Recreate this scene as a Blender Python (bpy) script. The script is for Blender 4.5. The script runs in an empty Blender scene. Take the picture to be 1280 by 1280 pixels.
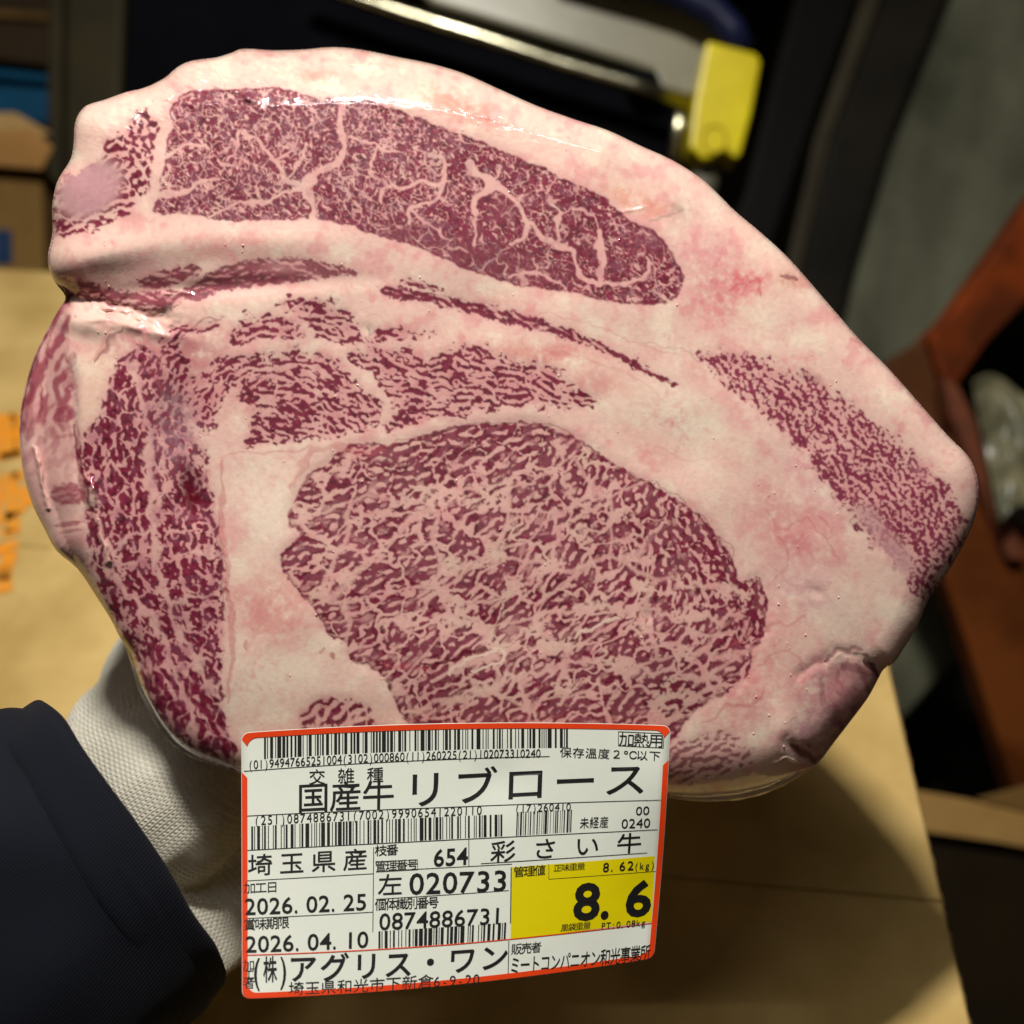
import bpy, math, random
import numpy as np
from mathutils import Vector, Matrix
scn = bpy.context.scene; COL = scn.collection
# ---------------------------------------------------------------- camera (held at chest height, looking 45 degrees down)
KF = 1181.0                                  # focal length in layout units (picture = 1280 units)
CAM = Vector((0, 0, 1.55)); PITCH = math.radians(45)
FW = Vector((0, math.sin(PITCH), -math.cos(PITCH))); UP = Vector((0, math.cos(PITCH), math.sin(PITCH))); RT = Vector((1, 0, 0))
D0 = 0.33                                    # distance of the cut face
cd = bpy.data.cameras.new('camera'); cam = bpy.data.objects.new('camera', cd); COL.objects.link(cam); scn.camera = cam
cam.location = CAM; cam.rotation_euler = (PITCH, 0, 0)
cd.sensor_width = 36; cd.lens = 36*KF/1280; cd.clip_start = 0.01; cd.clip_end = 60
cd.dof.use_dof = True; cd.dof.focus_distance = 0.325; cd.dof.aperture_fstop = 5.4
# ---------------------------------------------------------------- world and lamps
w = bpy.data.worlds.new('World'); scn.world = w; w.use_nodes = True
w.node_tree.nodes['Background'].inputs[0].default_value = (1.0, 0.86, 0.66, 1); w.node_tree.nodes['Background'].inputs[1].default_value = 0.018
def lamp(name, loc, target, sx, sy, power, color):
    l = bpy.data.lights.new(name, 'AREA'); l.shape = 'RECTANGLE'; l.size = sx; l.size_y = sy; l.energy = power; l.color = color
    o = bpy.data.objects.new(name, l); COL.objects.link(o); o.location = loc
    o.rotation_euler = (Vector(target)-Vector(loc)).to_track_quat('-Z', 'Y').to_euler(); return o
cl_ = lamp('ceiling_lamp', (-0.195, 0.60, 2.64), (0, 0.22, 1.2), 0.17, 0.07, 13.0, (1.0, 0.955, 0.875)); cl_.data.spread = math.radians(140)
lamp('fill_lamp', (-0.25, -0.35, 2.3), (0, 0.3, 1.25), 0.9, 0.7, 0.30, (1.0, 0.95, 0.86))  # broad weak fill added to lift the shade, not a real source
lamp('glint_lamp', (-0.15, 0.40, 3.2), (-0.15, 0.30, 1.3), 1.1, 0.03, 4.2, (1.0, 0.98, 0.93))  # long thin lamp added so the film shows glints along its rim
scn.view_settings.view_transform = 'Standard'; scn.view_settings.look = 'None'; scn.view_settings.gamma = 1; scn.view_settings.exposure = 0.36
scn.view_settings.use_curve_mapping = False
scn.cycles.use_denoising = True; scn.cycles.use_adaptive_sampling = False
# ---------------------------------------------------------------- helpers
def P(px, py, d): return CAM+FW*d+RT*((px-640)/KF*d)+UP*((640-py)/KF*d)
def G(px, py, z):
    v = FW+RT*((px-640)/KF)+UP*((640-py)/KF); return CAM+v*((z-CAM.z)/v.z)
def tag(o, label=None, cat=None, group=None, kind=None):
    for k, v in (('label', label), ('category', cat), ('group', group), ('kind', kind)):
        if v: o[k] = v
    return o
def empty(name, loc, **k):
    o = bpy.data.objects.new(name, None); COL.objects.link(o); o.location = loc; o.empty_display_size = 0.02; bpy.context.view_layer.update(); return tag(o, **k)
def link(name, me, parent=None, mat=None):
    o = bpy.data.objects.new(name, me); COL.objects.link(o)
    if mat: me.materials.append(mat)
    if parent is not None:
        o.parent = parent; o.matrix_parent_inverse = Matrix.Translation(-root_loc(parent))
    return o
def root_loc(p):
    v = Vector(p.location)
    if p.parent is not None: v = Vector((0, 0, 0)) if p.type == 'MESH' else v+root_loc(p.parent)
    return v
def mesh(name, V, F, parent=None, mat=None, smooth_=False):
    me = bpy.data.meshes.new(name); me.from_pydata([tuple(v) for v in V], [], F); me.update()
    if smooth_: me.polygons.foreach_set('use_smooth', [True]*len(me.polygons))
    return link(name, me, parent, mat)
def lin1(r, g, b):
    f = lambda c: (c/255/12.92) if c/255 <= 0.04045 else ((c/255+0.055)/1.055)**2.4
    return (f(r), f(g), f(b), 1)
def material(name, color=(.5, .5, .5, 1), rough=.5, metal=0, coat=0, spec=.5):
    m = bpy.data.materials.new(name); m.use_nodes = True; b = m.node_tree.nodes['Principled BSDF']
    b.inputs['Base Color'].default_value = color; b.inputs['Roughness'].default_value = rough; b.inputs['Metallic'].default_value = metal
    b.inputs['Coat Weight'].default_value = coat; b.inputs['Specular IOR Level'].default_value = spec
    return m, m.node_tree.nodes, m.node_tree.links, b
def noisy(name, c1, c2, scale, rough=.6, metal=0, bump=.2, bscale=None, detail=6, stretch=(1, 1, 1), rot=(0, 0, 0), dist=.002, contrast=(.35, .65), third=None):
    """two-colour surface with a noise mask and its own fine relief"""
    m, N, L, b = material(name, c1, rough, metal, 0, .5 if metal or rough < .4 else .2)
    tc = N.new('ShaderNodeTexCoord'); mp = N.new('ShaderNodeMapping'); mp.inputs['Scale'].default_value = stretch; mp.inputs['Rotation'].default_value = rot; L.new(tc.outputs['Object'], mp.inputs[0])
    n = N.new('ShaderNodeTexNoise'); n.inputs['Scale'].default_value = scale; n.inputs['Detail'].default_value = detail; L.new(mp.outputs[0], n.inputs[0])
    cr = N.new('ShaderNodeValToRGB'); cr.color_ramp.elements[0].position = contrast[0]; cr.color_ramp.elements[1].position = contrast[1]
    cr.color_ramp.elements[0].color = c1; cr.color_ramp.elements[1].color = c2
    L.new(n.outputs[0], cr.inputs[0]); L.new(cr.outputs[0], b.inputs['Base Color'])
    n2 = N.new('ShaderNodeTexNoise'); n2.inputs['Scale'].default_value = bscale or scale*6; n2.inputs['Detail'].default_value = 4; L.new(mp.outputs[0], n2.inputs[0])
    bp = N.new('ShaderNodeBump'); bp.inputs['Strength'].default_value = bump; bp.inputs['Distance'].default_value = dist
    L.new(n2.outputs[0], bp.inputs['Height']); L.new(bp.outputs[0], b.inputs['Normal'])
    return m
def bevel_mod(o, w, n=2):
    b = o.modifiers.new('bevel', 'BEVEL'); b.width = w; b.segments = n; b.limit_method = 'ANGLE'; return o
def box(name, c, s, yaw=0, parent=None, mat=None, bev=0):
    V = []; R = Matrix.Rotation(yaw, 3, 'Z')
    for z in (-1, 1):
        for x, y in ((-1, -1), (1, -1), (1, 1), (-1, 1)): V.append(Vector(c)+R @ Vector((x*s[0]/2, y*s[1]/2, z*s[2]/2)))
    o = mesh(name, V, [(3, 2, 1, 0), (4, 5, 6, 7), (0, 1, 5, 4), (1, 2, 6, 5), (2, 3, 7, 6), (3, 0, 4, 7)], parent, mat)
    if bev: bevel_mod(o, bev)
    return o
def slab(name, pts, d, th, parent=None, mat=None, bev=0, dd=None):
    """traced plate standing at distance d (metres from where the photo was taken), th thick; dd gives each corner its own distance"""
    n = len(pts); ds = dd or [d]*n
    V = [P(x, y, q) for (x, y), q in zip(pts, ds)]; V += [v+FW*th for v in V]
    F = [tuple(range(n))[::-1], tuple(range(n, 2*n))]+[(i, (i+1) % n, n+(i+1) % n, n+i) for i in range(n)]
    o = mesh(name, V, F, parent, mat)
    import bmesh
    bm = bmesh.new(); bm.from_mesh(o.data); bmesh.ops.recalc_face_normals(bm, faces=bm.faces); bm.to_mesh(o.data); bm.free()
    if bev: bevel_mod(o, bev, 3)
    return o
def tube(name, pts, r, parent=None, mat=None, seg=16, caps=True):
    pts = [Vector(p) for p in pts]; rs = r if isinstance(r, (list, tuple)) else [r]*len(pts); V = []; F = []; up = None
    for i, p in enumerate(pts):
        t = (pts[min(i+1, len(pts)-1)]-pts[max(i-1, 0)]).normalized()
        a = t.orthogonal().normalized() if up is None else (up-t*up.dot(t)).normalized(); up = a; b = t.cross(a)
        for k in range(seg): th = 2*math.pi*k/seg; V.append(p+(a*math.cos(th)+b*math.sin(th))*rs[i])
    for i in range(len(pts)-1):
        for k in range(seg): F.append((i*seg+k, i*seg+(k+1) % seg, (i+1)*seg+(k+1) % seg, (i+1)*seg+k))
    if caps: F += [tuple(range(seg))[::-1], tuple((len(pts)-1)*seg+k for k in range(seg))]
    return mesh(name, V, F, parent, mat, True)
# ---------------------------------------------------------------- traced layout of the cut face (units: 1/1280 of the picture's width, on the plane of the cut)
OUT = [(93,160),(97,145),(108,132),(130,125),(158,115),(180,110),(205,98),(222,84),(240,76),(270,72),(290,66),(305,61),(340,63),(380,62),(415,59),(450,62),(500,72),(540,80),(580,92),(625,112),(670,132),(720,150),(760,163),(800,182),(840,200),(875,222),(895,240),(920,265),(950,290),(985,322),(1010,350),(1040,385),(1075,425),(1110,460),(1150,505),(1185,545),(1210,570),(1221,595),(1223,622),(1218,650),(1205,680),(1185,715),(1160,750),(1148,780),(1130,810),(1118,828),(1105,836),(1097,850),(1085,872),(1068,895),(1045,925),(1022,955),(1005,966),(980,978),(950,988),(915,995),(870,998),(838,997),(780,992),(700,986),(600,984),(500,980),(400,975),(330,970),(300,967),(262,952),(240,942),(217,924),(195,894),(176,856),(165,820),(150,797),(139,775),(120,745),(97,711),(71,689),(56,662),(41,632),(31,600),(26,570),(24,535),(28,500),(38,460),(50,430),(64,404),(74,386),(82,371),(68,352),(61,335),(60,318),(64,300),(66,285),(65,262),(68,240),(74,222),(88,200),(92,180)]
R_CAP = [(212,135),(222,122),(235,113),(260,112),(297,110),(341,108),(372,115),(404,122),(456,124),(512,142),(550,157),(610,180),(662,202),(711,225),(756,247),(790,277),(805,281),(820,289),(839,315),(854,341),(850,367),(831,379),(797,382),(756,377),(719,367),(677,362),(625,351),(580,336),(542,319),(512,307),(475,296),(430,281),(391,276),(366,276),(326,276),(294,277),(263,274),(235,269),(197,268),(191,260),(197,244),(200,222),(205,194),(210,169),(216,158),(212,150)]
R_CAPL = [(199,151),(194,138),(176,138),(160,160),(141,169),(126,185),(122,200),(95,215),(78,222),(70,240),(66,262),(68,296),(107,293),(138,282),(163,265),(185,240),(190,210),(197,185)]
R_ST = [[(172,354),(210,337),(245,332),(250,340),(225,352),(195,361)],
        [(262,342),(300,328),(350,322),(400,327),(443,338),(440,343),(400,347),(360,352),(300,360),(262,368),(240,376),(200,387),(150,382),(110,374),(84,366),(70,345),(90,348),(120,356),(150,364),(200,366),(240,358)],
        [(475,364),(494,358),(550,371),(587,377),(640,390),(700,409),(737,424),(775,442),(812,461),(846,482),(812,469),(756,440),(700,421),(644,406),(595,394),(542,380),(512,375),(486,371)],
        [(501,349),(530,353),(552,361),(540,362),(515,356)]]
R_MID = [[(341,379),(364,373),(411,375),(434,386),(448,410),(462,419),(476,410),(500,411),(531,412),(539,420),(494,427),(467,435),(458,433),(425,430),(392,419),(380,400),(350,389)],
         [(287,414),(303,398),(326,391),(364,398),(380,412),(383,426),(341,426),(294,432),(286,428)],
         [(249,459),(266,448),(298,441),(341,440),(387,440),(423,450),(437,468),(458,487),(479,506),(472,534),(446,539),(399,550),(341,557),(310,555),(308,540),(317,520),(300,495),(280,500),(270,534),(254,543),(236,515),(240,482)],
         [(434,437),(475,437),(512,430),(527,449),(561,434),(599,430),(640,445),(685,456),(711,471),(730,490),(751,499),(730,512),(692,509),(662,511),(610,512),(569,524),(524,531),(486,539),(479,531),(490,512),(475,482),(449,460)],
         [(200,420),(230,405),(262,402),(276,398),(270,410),(240,425),(225,440),(245,470),(235,500),(215,480),(200,450)]]
R_EYE = [(422,565),(445,552),(475,554),(512,550),(542,539),(576,531),(625,527),(662,527),(700,539),(737,557),(775,584),(812,602),(850,625),(875,644),(901,674),(916,700),(922,719),(929,726),(950,722),(957,737),(960,760),(954,794),(942,812),(939,839),(912,865),(882,880),(860,900),(835,925),(780,930),(700,930),(600,930),(540,925),(510,905),(494,880),(475,842),(437,824),(430,801),(411,796),(390,760),(360,725),(349,700),(358,685),(376,664),(360,660),(362,632),(375,610),(390,587),(405,584),(415,572)]
R_EYE2 = [(384,885),(400,872),(430,868),(455,880),(475,905),(500,930),(380,925)]
R_LEFT = [(157,441),(187,434),(202,456),(225,494),(240,550),(262,569),(259,610),(270,640),(277,700),(281,737),(279,775),(276,812),(279,869),(286,905),(296,968),(262,954),(217,925),(195,895),(176,857),(163,816),(150,797),(127,750),(112,690),(106,650),(112,632),(106,602),(94,580),(101,550),(124,516),(131,486)]
R_FLANK = [(82,372),(92,385),(86,430),(92,470),(94,530),(98,600),(108,640),(110,690),(130,750),(150,800),(176,860),(150,810),(110,745),(60,690),(28,632),(14,560),(15,530),(28,460),(54,404)]
R_RIGHT = [(873,443),(897,441),(950,445),(980,456),(1010,471),(1044,490),(1070,509),(1111,539),(1145,569),(1175,595),(1194,621),(1209,647),(1205,677),(1179,722),(1154,756),(1137,734),(1111,700),(1081,674),(1059,640),(1025,595),(987,550),(950,516),(912,486),(886,464)]
R_LOW = [(830,925),(887,918),(917,911),(926,920),(915,932),(938,934),(944,946),(929,960),(887,972),(840,980),(800,980),(800,925)]
R_FOLD = [(1036,830),(1070,824),(1102,842),(1087,872),(1068,897),(1046,925),(1024,955),(1000,950),(985,930),(1010,930),(1030,915),(1036,880),(1030,850)]
# fat seams inside the muscles: (points, width)
V_CAP = [([(204,198),(222,187),(240,181),(258,184)],4),([(194,244),(225,241),(240,236),(252,225),(274,224)],5),
 ([(429,135),(424,154),(430,182),(420,204),(397,217),(382,236),(392,254),(391,280)],8),([(382,236),(357,222),(345,203),(329,185),(307,163)],5),
 ([(382,236),(345,243),(328,256),(300,252)],4),([(357,222),(372,205),(385,180)],3),([(345,203),(362,190),(372,170)],3),([(300,165),(297,185),(283,200)],3),
 ([(300,252),(285,262),(262,270)],3),([(539,195),(552,198),(555,215),(553,232),(542,251),(514,259),(509,280)],5),([(556,228),(512,232),(482,233),(476,255)],4),
 ([(587,206),(614,229),(640,247),(659,277),(685,300),(711,311),(719,334),(745,356)],6.5),([(621,232),(597,247),(591,270),(593,305)],6),
 ([(747,286),(752,319),(749,356)],8),([(745,356),(797,352),(812,334),(808,322)],4),([(700,268),(697,285),(699,307)],3.5),([(715,259),(735,268),(745,280)],3.5),
 ([(625,210),(617,229)],3),([(659,281),(656,300),(640,308)],2.5),([(514,259),(530,275),(562,300)],2.5),([(440,170),(470,185),(500,190)],2.5),([(470,185),(462,215),(480,232)],2.5),
 ([(685,250),(697,262),(700,270)],2.5),([(640,347),(665,340),(700,352)],2.5),([(560,150),(580,175),(600,185)],2)]
V_LEFT = [([(168,455),(180,512),(187,560),(189,610),(191,662),(199,719),(210,756),(225,794),(250,835),(272,872)],9),([(118,620),(127,662),(142,719),(180,760),(208,805),(221,850),(236,884),(246,940)],7),
 ([(200,545),(205,600),(196,650)],4),([(225,794),(214,760),(240,745),(270,742)],3),([(191,662),(160,670),(140,690)],3),([(210,700),(240,690),(272,690)],3)]
V_EYE = [([(545,800),(580,770),(640,735),(700,705)],7),([(570,835),(620,815),(700,765),(790,762),(860,770),(925,775)],8),([(700,640),(640,650),(600,690),(560,720),(520,745)],6),([(770,600),(740,640),(700,665),(690,700),(660,740)],6),
 ([(480,700),(440,690),(400,672),(378,665)],7),([(500,640),(520,620),(600,620),(660,600)],5),([(700,545),(705,600),(735,640)],5),([(560,880),(640,850),(720,830),(800,835),(900,850)],8),([(790,762),(830,800),(900,820),(945,815)],8),([(480,790),(520,770),(560,720)],7),([(560,570),(600,600),(640,640)],4),([(850,730),(900,735),(935,745)],7)]
# ---------------------------------------------------------------- numpy tools for the marbling (gives the fat and muscle colour and the height of the cut face)
S = 1.12                                   # spacing of the face's vertices in layout units
GX0, GY0, GX1, GY1 = 14.0, 48.0, 1236.0, 1010.0
nx = int((GX1-GX0)/S)+1; ny = int((GY1-GY0)/S)+1
X, Y = np.meshgrid(GX0+S*np.arange(nx), GY0+S*np.arange(ny))
rng = np.random.default_rng(7)

def smooth(e0, e1, x):
    t = np.clip((x-e0)/(e1-e0), 0, 1); return t*t*(3-2*t)
def mix(a, b, t): return a+(b-a)*t
FXr = np.fft.rfftfreq(nx)/S; FYr = np.fft.fftfreq(ny)/S
FX, FY = np.meshgrid(FXr, FYr); FR = np.hypot(FX, FY)+1e-9
def fft(a): return np.fft.rfft2(a)
def ifft(a): return np.fft.irfft2(a, s=(ny, nx))
def noise(lam, seed, spread=0.5, ang=None, stretch=1.0):
    """band noise of wavelength lam, unit variance; ang (degrees) and stretch lengthen it along one direction"""
    r = np.random.default_rng(seed)
    f = fft(r.standard_normal((ny, nx)))
    if ang is not None:
        a = math.radians(ang); u = FX*math.cos(a)+FY*math.sin(a); v = -FX*math.sin(a)+FY*math.cos(a)
        R = np.hypot(u*stretch, v)
    else: R = FR
    n = ifft(f*np.exp(-(np.log(np.maximum(R, 1e-6)*lam)/spread)**2/2))
    return n/n.std()
def low(lam, seed):
    r = np.random.default_rng(seed); n = ifft(fft(r.standard_normal((ny, nx)))*np.exp(-(FR*lam)**2)); return n/n.std()
def blur(a, s): return ifft(fft(a)*np.exp(-2*(math.pi*FR*s)**2))

def bil(c, st):                              # bilinear upsample from a coarse grid of every st-th point
    gy = np.arange(ny)/st; gx = np.arange(nx)/st
    y0 = np.minimum(gy.astype(int), c.shape[0]-2); x0 = np.minimum(gx.astype(int), c.shape[1]-2)
    fy = (gy-y0)[:, None]; fx = (gx-x0)[None, :]
    a = c[np.ix_(y0, x0)]; b = c[np.ix_(y0, x0+1)]; d = c[np.ix_(y0+1, x0)]; e = c[np.ix_(y0+1, x0+1)]
    return (a*(1-fx)+b*fx)*(1-fy)+(d*(1-fx)+e*fx)*fy
def segd2(P, Q, x, y):
    dx, dy = Q[0]-P[0], Q[1]-P[1]; L = dx*dx+dy*dy+1e-9
    t = np.clip(((x-P[0])*dx+(y-P[1])*dy)/L, 0, 1)
    return (x-P[0]-t*dx)**2+(y-P[1]-t*dy)**2, t
def catmull(pts, n=4, closed=True):
    P = np.array(pts, float); m = len(P); out = []
    for i in range(m if closed else m-1):
        if closed: a, b, c, d = P[(i-1) % m], P[i], P[(i+1) % m], P[(i+2) % m]
        else: a, b, c, d = P[max(i-1, 0)], P[i], P[i+1], P[min(i+2, m-1)]
        for k in range(n):
            t = k/n; out.append(0.5*((2*b)+(c-a)*t+(2*a-5*b+4*c-d)*t*t+(3*b-a-3*c+d)*t**3))
    if not closed: out.append(P[-1])
    return np.array(out)
def sdf(poly, st=3, rounded=True):
    """signed distance (positive inside), in layout units"""
    P = catmull(poly, 3) if rounded else np.array(poly, float)
    xs = GX0+S*st*np.arange((nx-1)//st+2); ys = GY0+S*st*np.arange((ny-1)//st+2)
    x, y = np.meshgrid(xs, ys); d = np.full(x.shape, 1e9); ins = np.zeros(x.shape, bool)
    for i in range(len(P)):
        a, b = P[i], P[(i+1) % len(P)]
        d = np.minimum(d, segd2(a, b, x, y)[0])
        if a[1] != b[1]:
            c = ((a[1] > y) != (b[1] > y)) & (x < (b[0]-a[0])*(y-a[1])/(b[1]-a[1])+a[0]); ins ^= c
    return bil(np.where(ins, 1, -1)*np.sqrt(d), st)
WX = noise(44, 11, 0.5)*1.7+noise(15, 12, 0.4)*0.55; WY = noise(44, 13, 0.5)*1.7+noise(15, 14, 0.4)*0.55
def line(pts, warp=1.0, pad=60, curve=True):
    """distance to a traced line and the position along it (0..1), 1e3 away from it"""
    P = catmull(pts, 4, False) if curve else np.array(pts, float)
    d = np.full((ny, nx), 1e6); T = np.zeros((ny, nx))
    i0 = max(int((P[:, 0].min()-pad-GX0)/S), 0); i1 = min(int((P[:, 0].max()+pad-GX0)/S), nx)
    j0 = max(int((P[:, 1].min()-pad-GY0)/S), 0); j1 = min(int((P[:, 1].max()+pad-GY0)/S), ny)
    sl = (slice(j0, j1), slice(i0, i1)); x = X[sl]+WX[sl]*warp; y = Y[sl]+WY[sl]*warp
    dd = d[sl]; tt = T[sl]
    for i in range(len(P)-1):
        q, t = segd2(P[i], P[i+1], x, y); m = q < dd
        dd[m] = q[m]; tt[m] = (i+t[m])/(len(P)-1)
    d[sl] = dd; T[sl] = tt
    return np.sqrt(d), T
def cells(size, ang, stretch, seed, warp=3.0, jit=0.42):
    """distance-like F2-F1 of a jittered cell pattern, with a random value for each cell"""
    a = math.radians(ang); n1 = noise(size*1.2, seed+1, 0.5)*warp; n2 = noise(size*1.2, seed+2, 0.5)*warp
    x = X+n1; y = Y+n2
    u = (x*math.cos(a)+y*math.sin(a))/(size*stretch); v = (-x*math.sin(a)+y*math.cos(a))/size
    iu = np.floor(u).astype(int); iv = np.floor(v).astype(int)
    tab = np.random.default_rng(seed).random((3, 256, 256))
    f1 = np.full(u.shape, 9.0); f2 = np.full(u.shape, 9.0); cid = np.zeros(u.shape)
    for dj in (-1, 0, 1):
        for di in (-1, 0, 1):
            ci, cj = (iu+di) % 256, (iv+dj) % 256
            px = iu+di+0.5+jit*2*(tab[0][ci, cj]-0.5); py = iv+dj+0.5+jit*2*(tab[1][ci, cj]-0.5)
            d = np.hypot((u-px), v-py)
            m = d < f1; f2 = np.where(m, f1, np.minimum(f2, d)); cid = np.where(m, tab[2][ci, cj], cid); f1 = np.where(m, d, f1)
    return (f2-f1)*size, cid
NO = 6
def fibre(theta, kappa, lam, seed, spread=0.42, iters=1, gain=1.2, narrow=0.28):
    """band noise of wavelength lam drawn out along the fibre direction theta (degrees), strongly where kappa is high"""
    x = np.random.default_rng(seed).standard_normal((ny, nx))
    W = [np.exp(kappa*(np.cos(2*np.radians(theta-180.0*i/NO))-1)) for i in range(NO)]
    s = sum(W); W = [w/s for w in W]
    FA = np.arctan2(FY, FX); K = []
    for i in range(NO):                       # fibres along angle a have their frequency across it
        c = np.cos(FA-math.radians(180.0*i/NO+90))**2
        K.append(np.exp(-(np.log(FR*lam)/spread)**2/2)*np.exp(-(1-c)/narrow))
    for it in range(iters):
        f = fft(x); y = 0
        for i in range(NO): y = y+W[i]*ifft(f*K[i])
        y = y/(np.sqrt(blur(y*y, 18).clip(1e-9))+1e-9)
        if it < iters-1: x = np.tanh(gain*y)+0.25*noise(lam, seed+it+500, 0.6)
    return y
# ---------------------------------------------------------------- marbling of the cut face
def gp(x, y, r, ry=None, ang=0):
    ry = ry or r; a = math.radians(ang); dx = X-x; dy = Y-y
    u = dx*math.cos(a)+dy*math.sin(a); v = -dx*math.sin(a)+dy*math.cos(a)
    return np.exp(-(u/r)**2-(v/ry)**2)
D_OUT = sdf(OUT, 3)
reg = {}
edge_n = noise(14, 21, 0.5)*1.8+noise(34, 22, 0.4)*2.2
def region(name, poly, e=1.0):
    reg[name] = sdf(poly, 3)+edge_n*e
region('cap', R_CAP, 0.3); region('capl', R_CAPL, 0.8); region('eye', R_EYE, 0.4); region('eye2', R_EYE2, 1.2); region('left', R_LEFT, 1.0)
region('flank', R_FLANK, 1.0); region('right', R_RIGHT, 1.2); region('low', R_LOW, 1.3); region('fold', R_FOLD, 0.8)
reg['strip'] = np.max([sdf(p, 3) for p in R_ST], axis=0)+noise(9, 23)*0.8+noise(22, 24)*1.2+1.6
reg['mid'] = np.max([sdf(p, 3) for p in R_MID], axis=0)+edge_n*1.1
clean_flank = reg['flank']-edge_n; clean_fold = reg['fold']-edge_n*.8; del edge_n
# fibre direction: weighted by anchor points (x, y, angle, strength, radius)
anch = [(420,200,70,.1,120),(650,270,40,.2,140),(240,180,60,.2,60),(110,260,-20,.6,60),
 (150,365,0,2,60),(350,335,-8,2,90),(540,370,14,2,60),(700,410,24,2,80),(820,465,30,2,60),
 (240,480,-48,1.2,45),(240,425,-18,1.4,40),(300,440,-22,1.2,35),(300,415,-15,.8,30),(350,445,-5,1.5,40),(350,500,5,1.2,40),(420,480,32,1.4,45),(440,520,38,1.4,30),(360,530,20,1.3,35),(290,500,-60,1.2,30),
 (400,390,22,1.2,40),(460,420,12,1.5,30),(500,470,10,1.2,40),(600,480,14,1.3,60),(690,490,20,1.4,40),(520,440,5,1,30),(560,520,-8,1.3,40),
 (450,620,-14,.5,70),(600,600,-35,.4,80),(760,650,-60,.35,80),(880,700,60,.5,50),(460,740,-24,1.0,70),(620,760,-38,1.3,70),(700,830,-38,1.4,80),(850,850,-40,1.2,70),(500,860,-35,1.2,60),(930,770,80,.6,30),(900,790,-45,.3,30),(740,880,-30,1,60),
 (180,500,100,.9,60),(140,560,80,.5,50),(150,680,80,.4,50),(240,650,80,.7,50),(240,760,20,.3,40),(220,860,60,.8,60),(190,800,60,.6,50),(270,900,60,.9,40),
 (50,430,-70,1.6,60),(40,520,-75,1.6,60),(60,640,-5,1.3,60),(120,760,60,1,40),(920,470,50,.35,60),(1000,560,48,.5,70),(1080,600,55,.4,60),(1150,640,60,.35,60),(1120,700,50,.4,50),(870,940,-12,1.3,60),(1060,870,70,.7,50)]
sx = sy = sw = sk = 0
for ax, ay, ang, k, r in anch:
    w = np.exp(-((X-ax)**2+(Y-ay)**2)/(r*r)/1.2)+1e-9
    sx = sx+w*math.cos(2*math.radians(ang)); sy = sy+w*math.sin(2*math.radians(ang)); sw = sw+w; sk = sk+w*k
TH = np.degrees(np.arctan2(sy, sx))/2+noise(60, 31)*7+noise(24, 32)*7; KP = sk/sw*2.2
T1 = fibre(TH, KP*0.85, 14.5, 41, 0.38, 1)*0.75+fibre(TH, KP*0.7, 12.5, 47, 0.3, 2, 1.3)*0.5; T2 = fibre(TH, KP*0.8, 25.0, 42, 0.42, 1); T4 = fibre(TH, KP, 10.0, 44, 0.36, 1)
TF = noise(6.0, 43, 0.4)*0.8; T5 = noise(22, 45, 0.5)+0.35*T2; A1 = np.abs(T5); A2 = np.abs(noise(14, 46, 0.45))
def dip(d, w): return np.exp(-(d/w)**2)        # 1 on a line, 0 away from it
# --- cap muscle: dark, with fine branching fat threads
vc, cid = cells(25, 20, 1.15, 51, 2.6)
dv = np.full((ny, nx), 9.0); veins = np.zeros((ny, nx))
for pts, w in V_CAP:
    d, t = line(pts, 1.0); wl = w*0.5*(1.15-0.45*t)+0.5*WX*0.4; veins = np.maximum(veins, smooth(wl+1.5, wl-0.5, d))
l30 = low(26, 55)
lobes = smooth(2.6, 0.5, vc+0.4*TF)*smooth(-0.5, 0.9, l30+0.3)
solid = gp(610, 325, 100, 24, 14)*1.0+gp(815, 300, 34, 26)*0.75+gp(500, 290, 40, 14, 14)*0.6+gp(720, 285, 60, 25, 30)*0.25+gp(630, 265, 22, 18)*0.7
rich = (0.22*l30+0.55*gp(270, 200, 110, 80)+0.5*gp(470, 190, 110, 70)+0.2*gp(640, 220, 60, 30)+0.15*gp(760, 320, 90, 50)).clip(-0.3, 1.0)
th1 = np.maximum(smooth(0.28+rich*0.22, 0.06+rich*0.08, A1+0.05*TF), smooth(0.26+rich*0.16, 0.04, A2)*smooth(-0.3, 0.6, rich+0.2*T2)*0.85)*smooth(-1.1+0.2*rich, 0.1, T2+0.25+rich*0.4)            # threads where the noise crosses zero
th2 = smooth(0.95, 1.3, T4*0.6+T1*0.5+0.25*rich)                              # islands of fat
m_cap = (1-th1*0.92)*(1-th2*0.95)
m_cap = mix(m_cap, 1.0, (solid*0.85).clip(0, 0.9))
m_cap = m_cap*(1-lobes*0.85)*(1-veins*0.97)
m_cap = np.maximum(m_cap, 0.85*np.exp(-((reg['cap']-2.6)/2.0)**2)*smooth(-0.9, 0.0, noise(24, 59))*(1-veins))
vl, _ = cells(24, -10, 1.2, 57, 3.5)
m_capl = smooth(-0.25, 0.3, T1*0.6+0.3*T4+0.35+0.1*TF-smooth(4.5, 1.0, vl)*1.3)*(1-veins)
sm = smooth(0.15, 0.75, gp(112, 236, 42, 30, -35)*1.2)
m_capl = mix(m_capl, 0.22+0.05*low(8, 58), sm)
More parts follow.
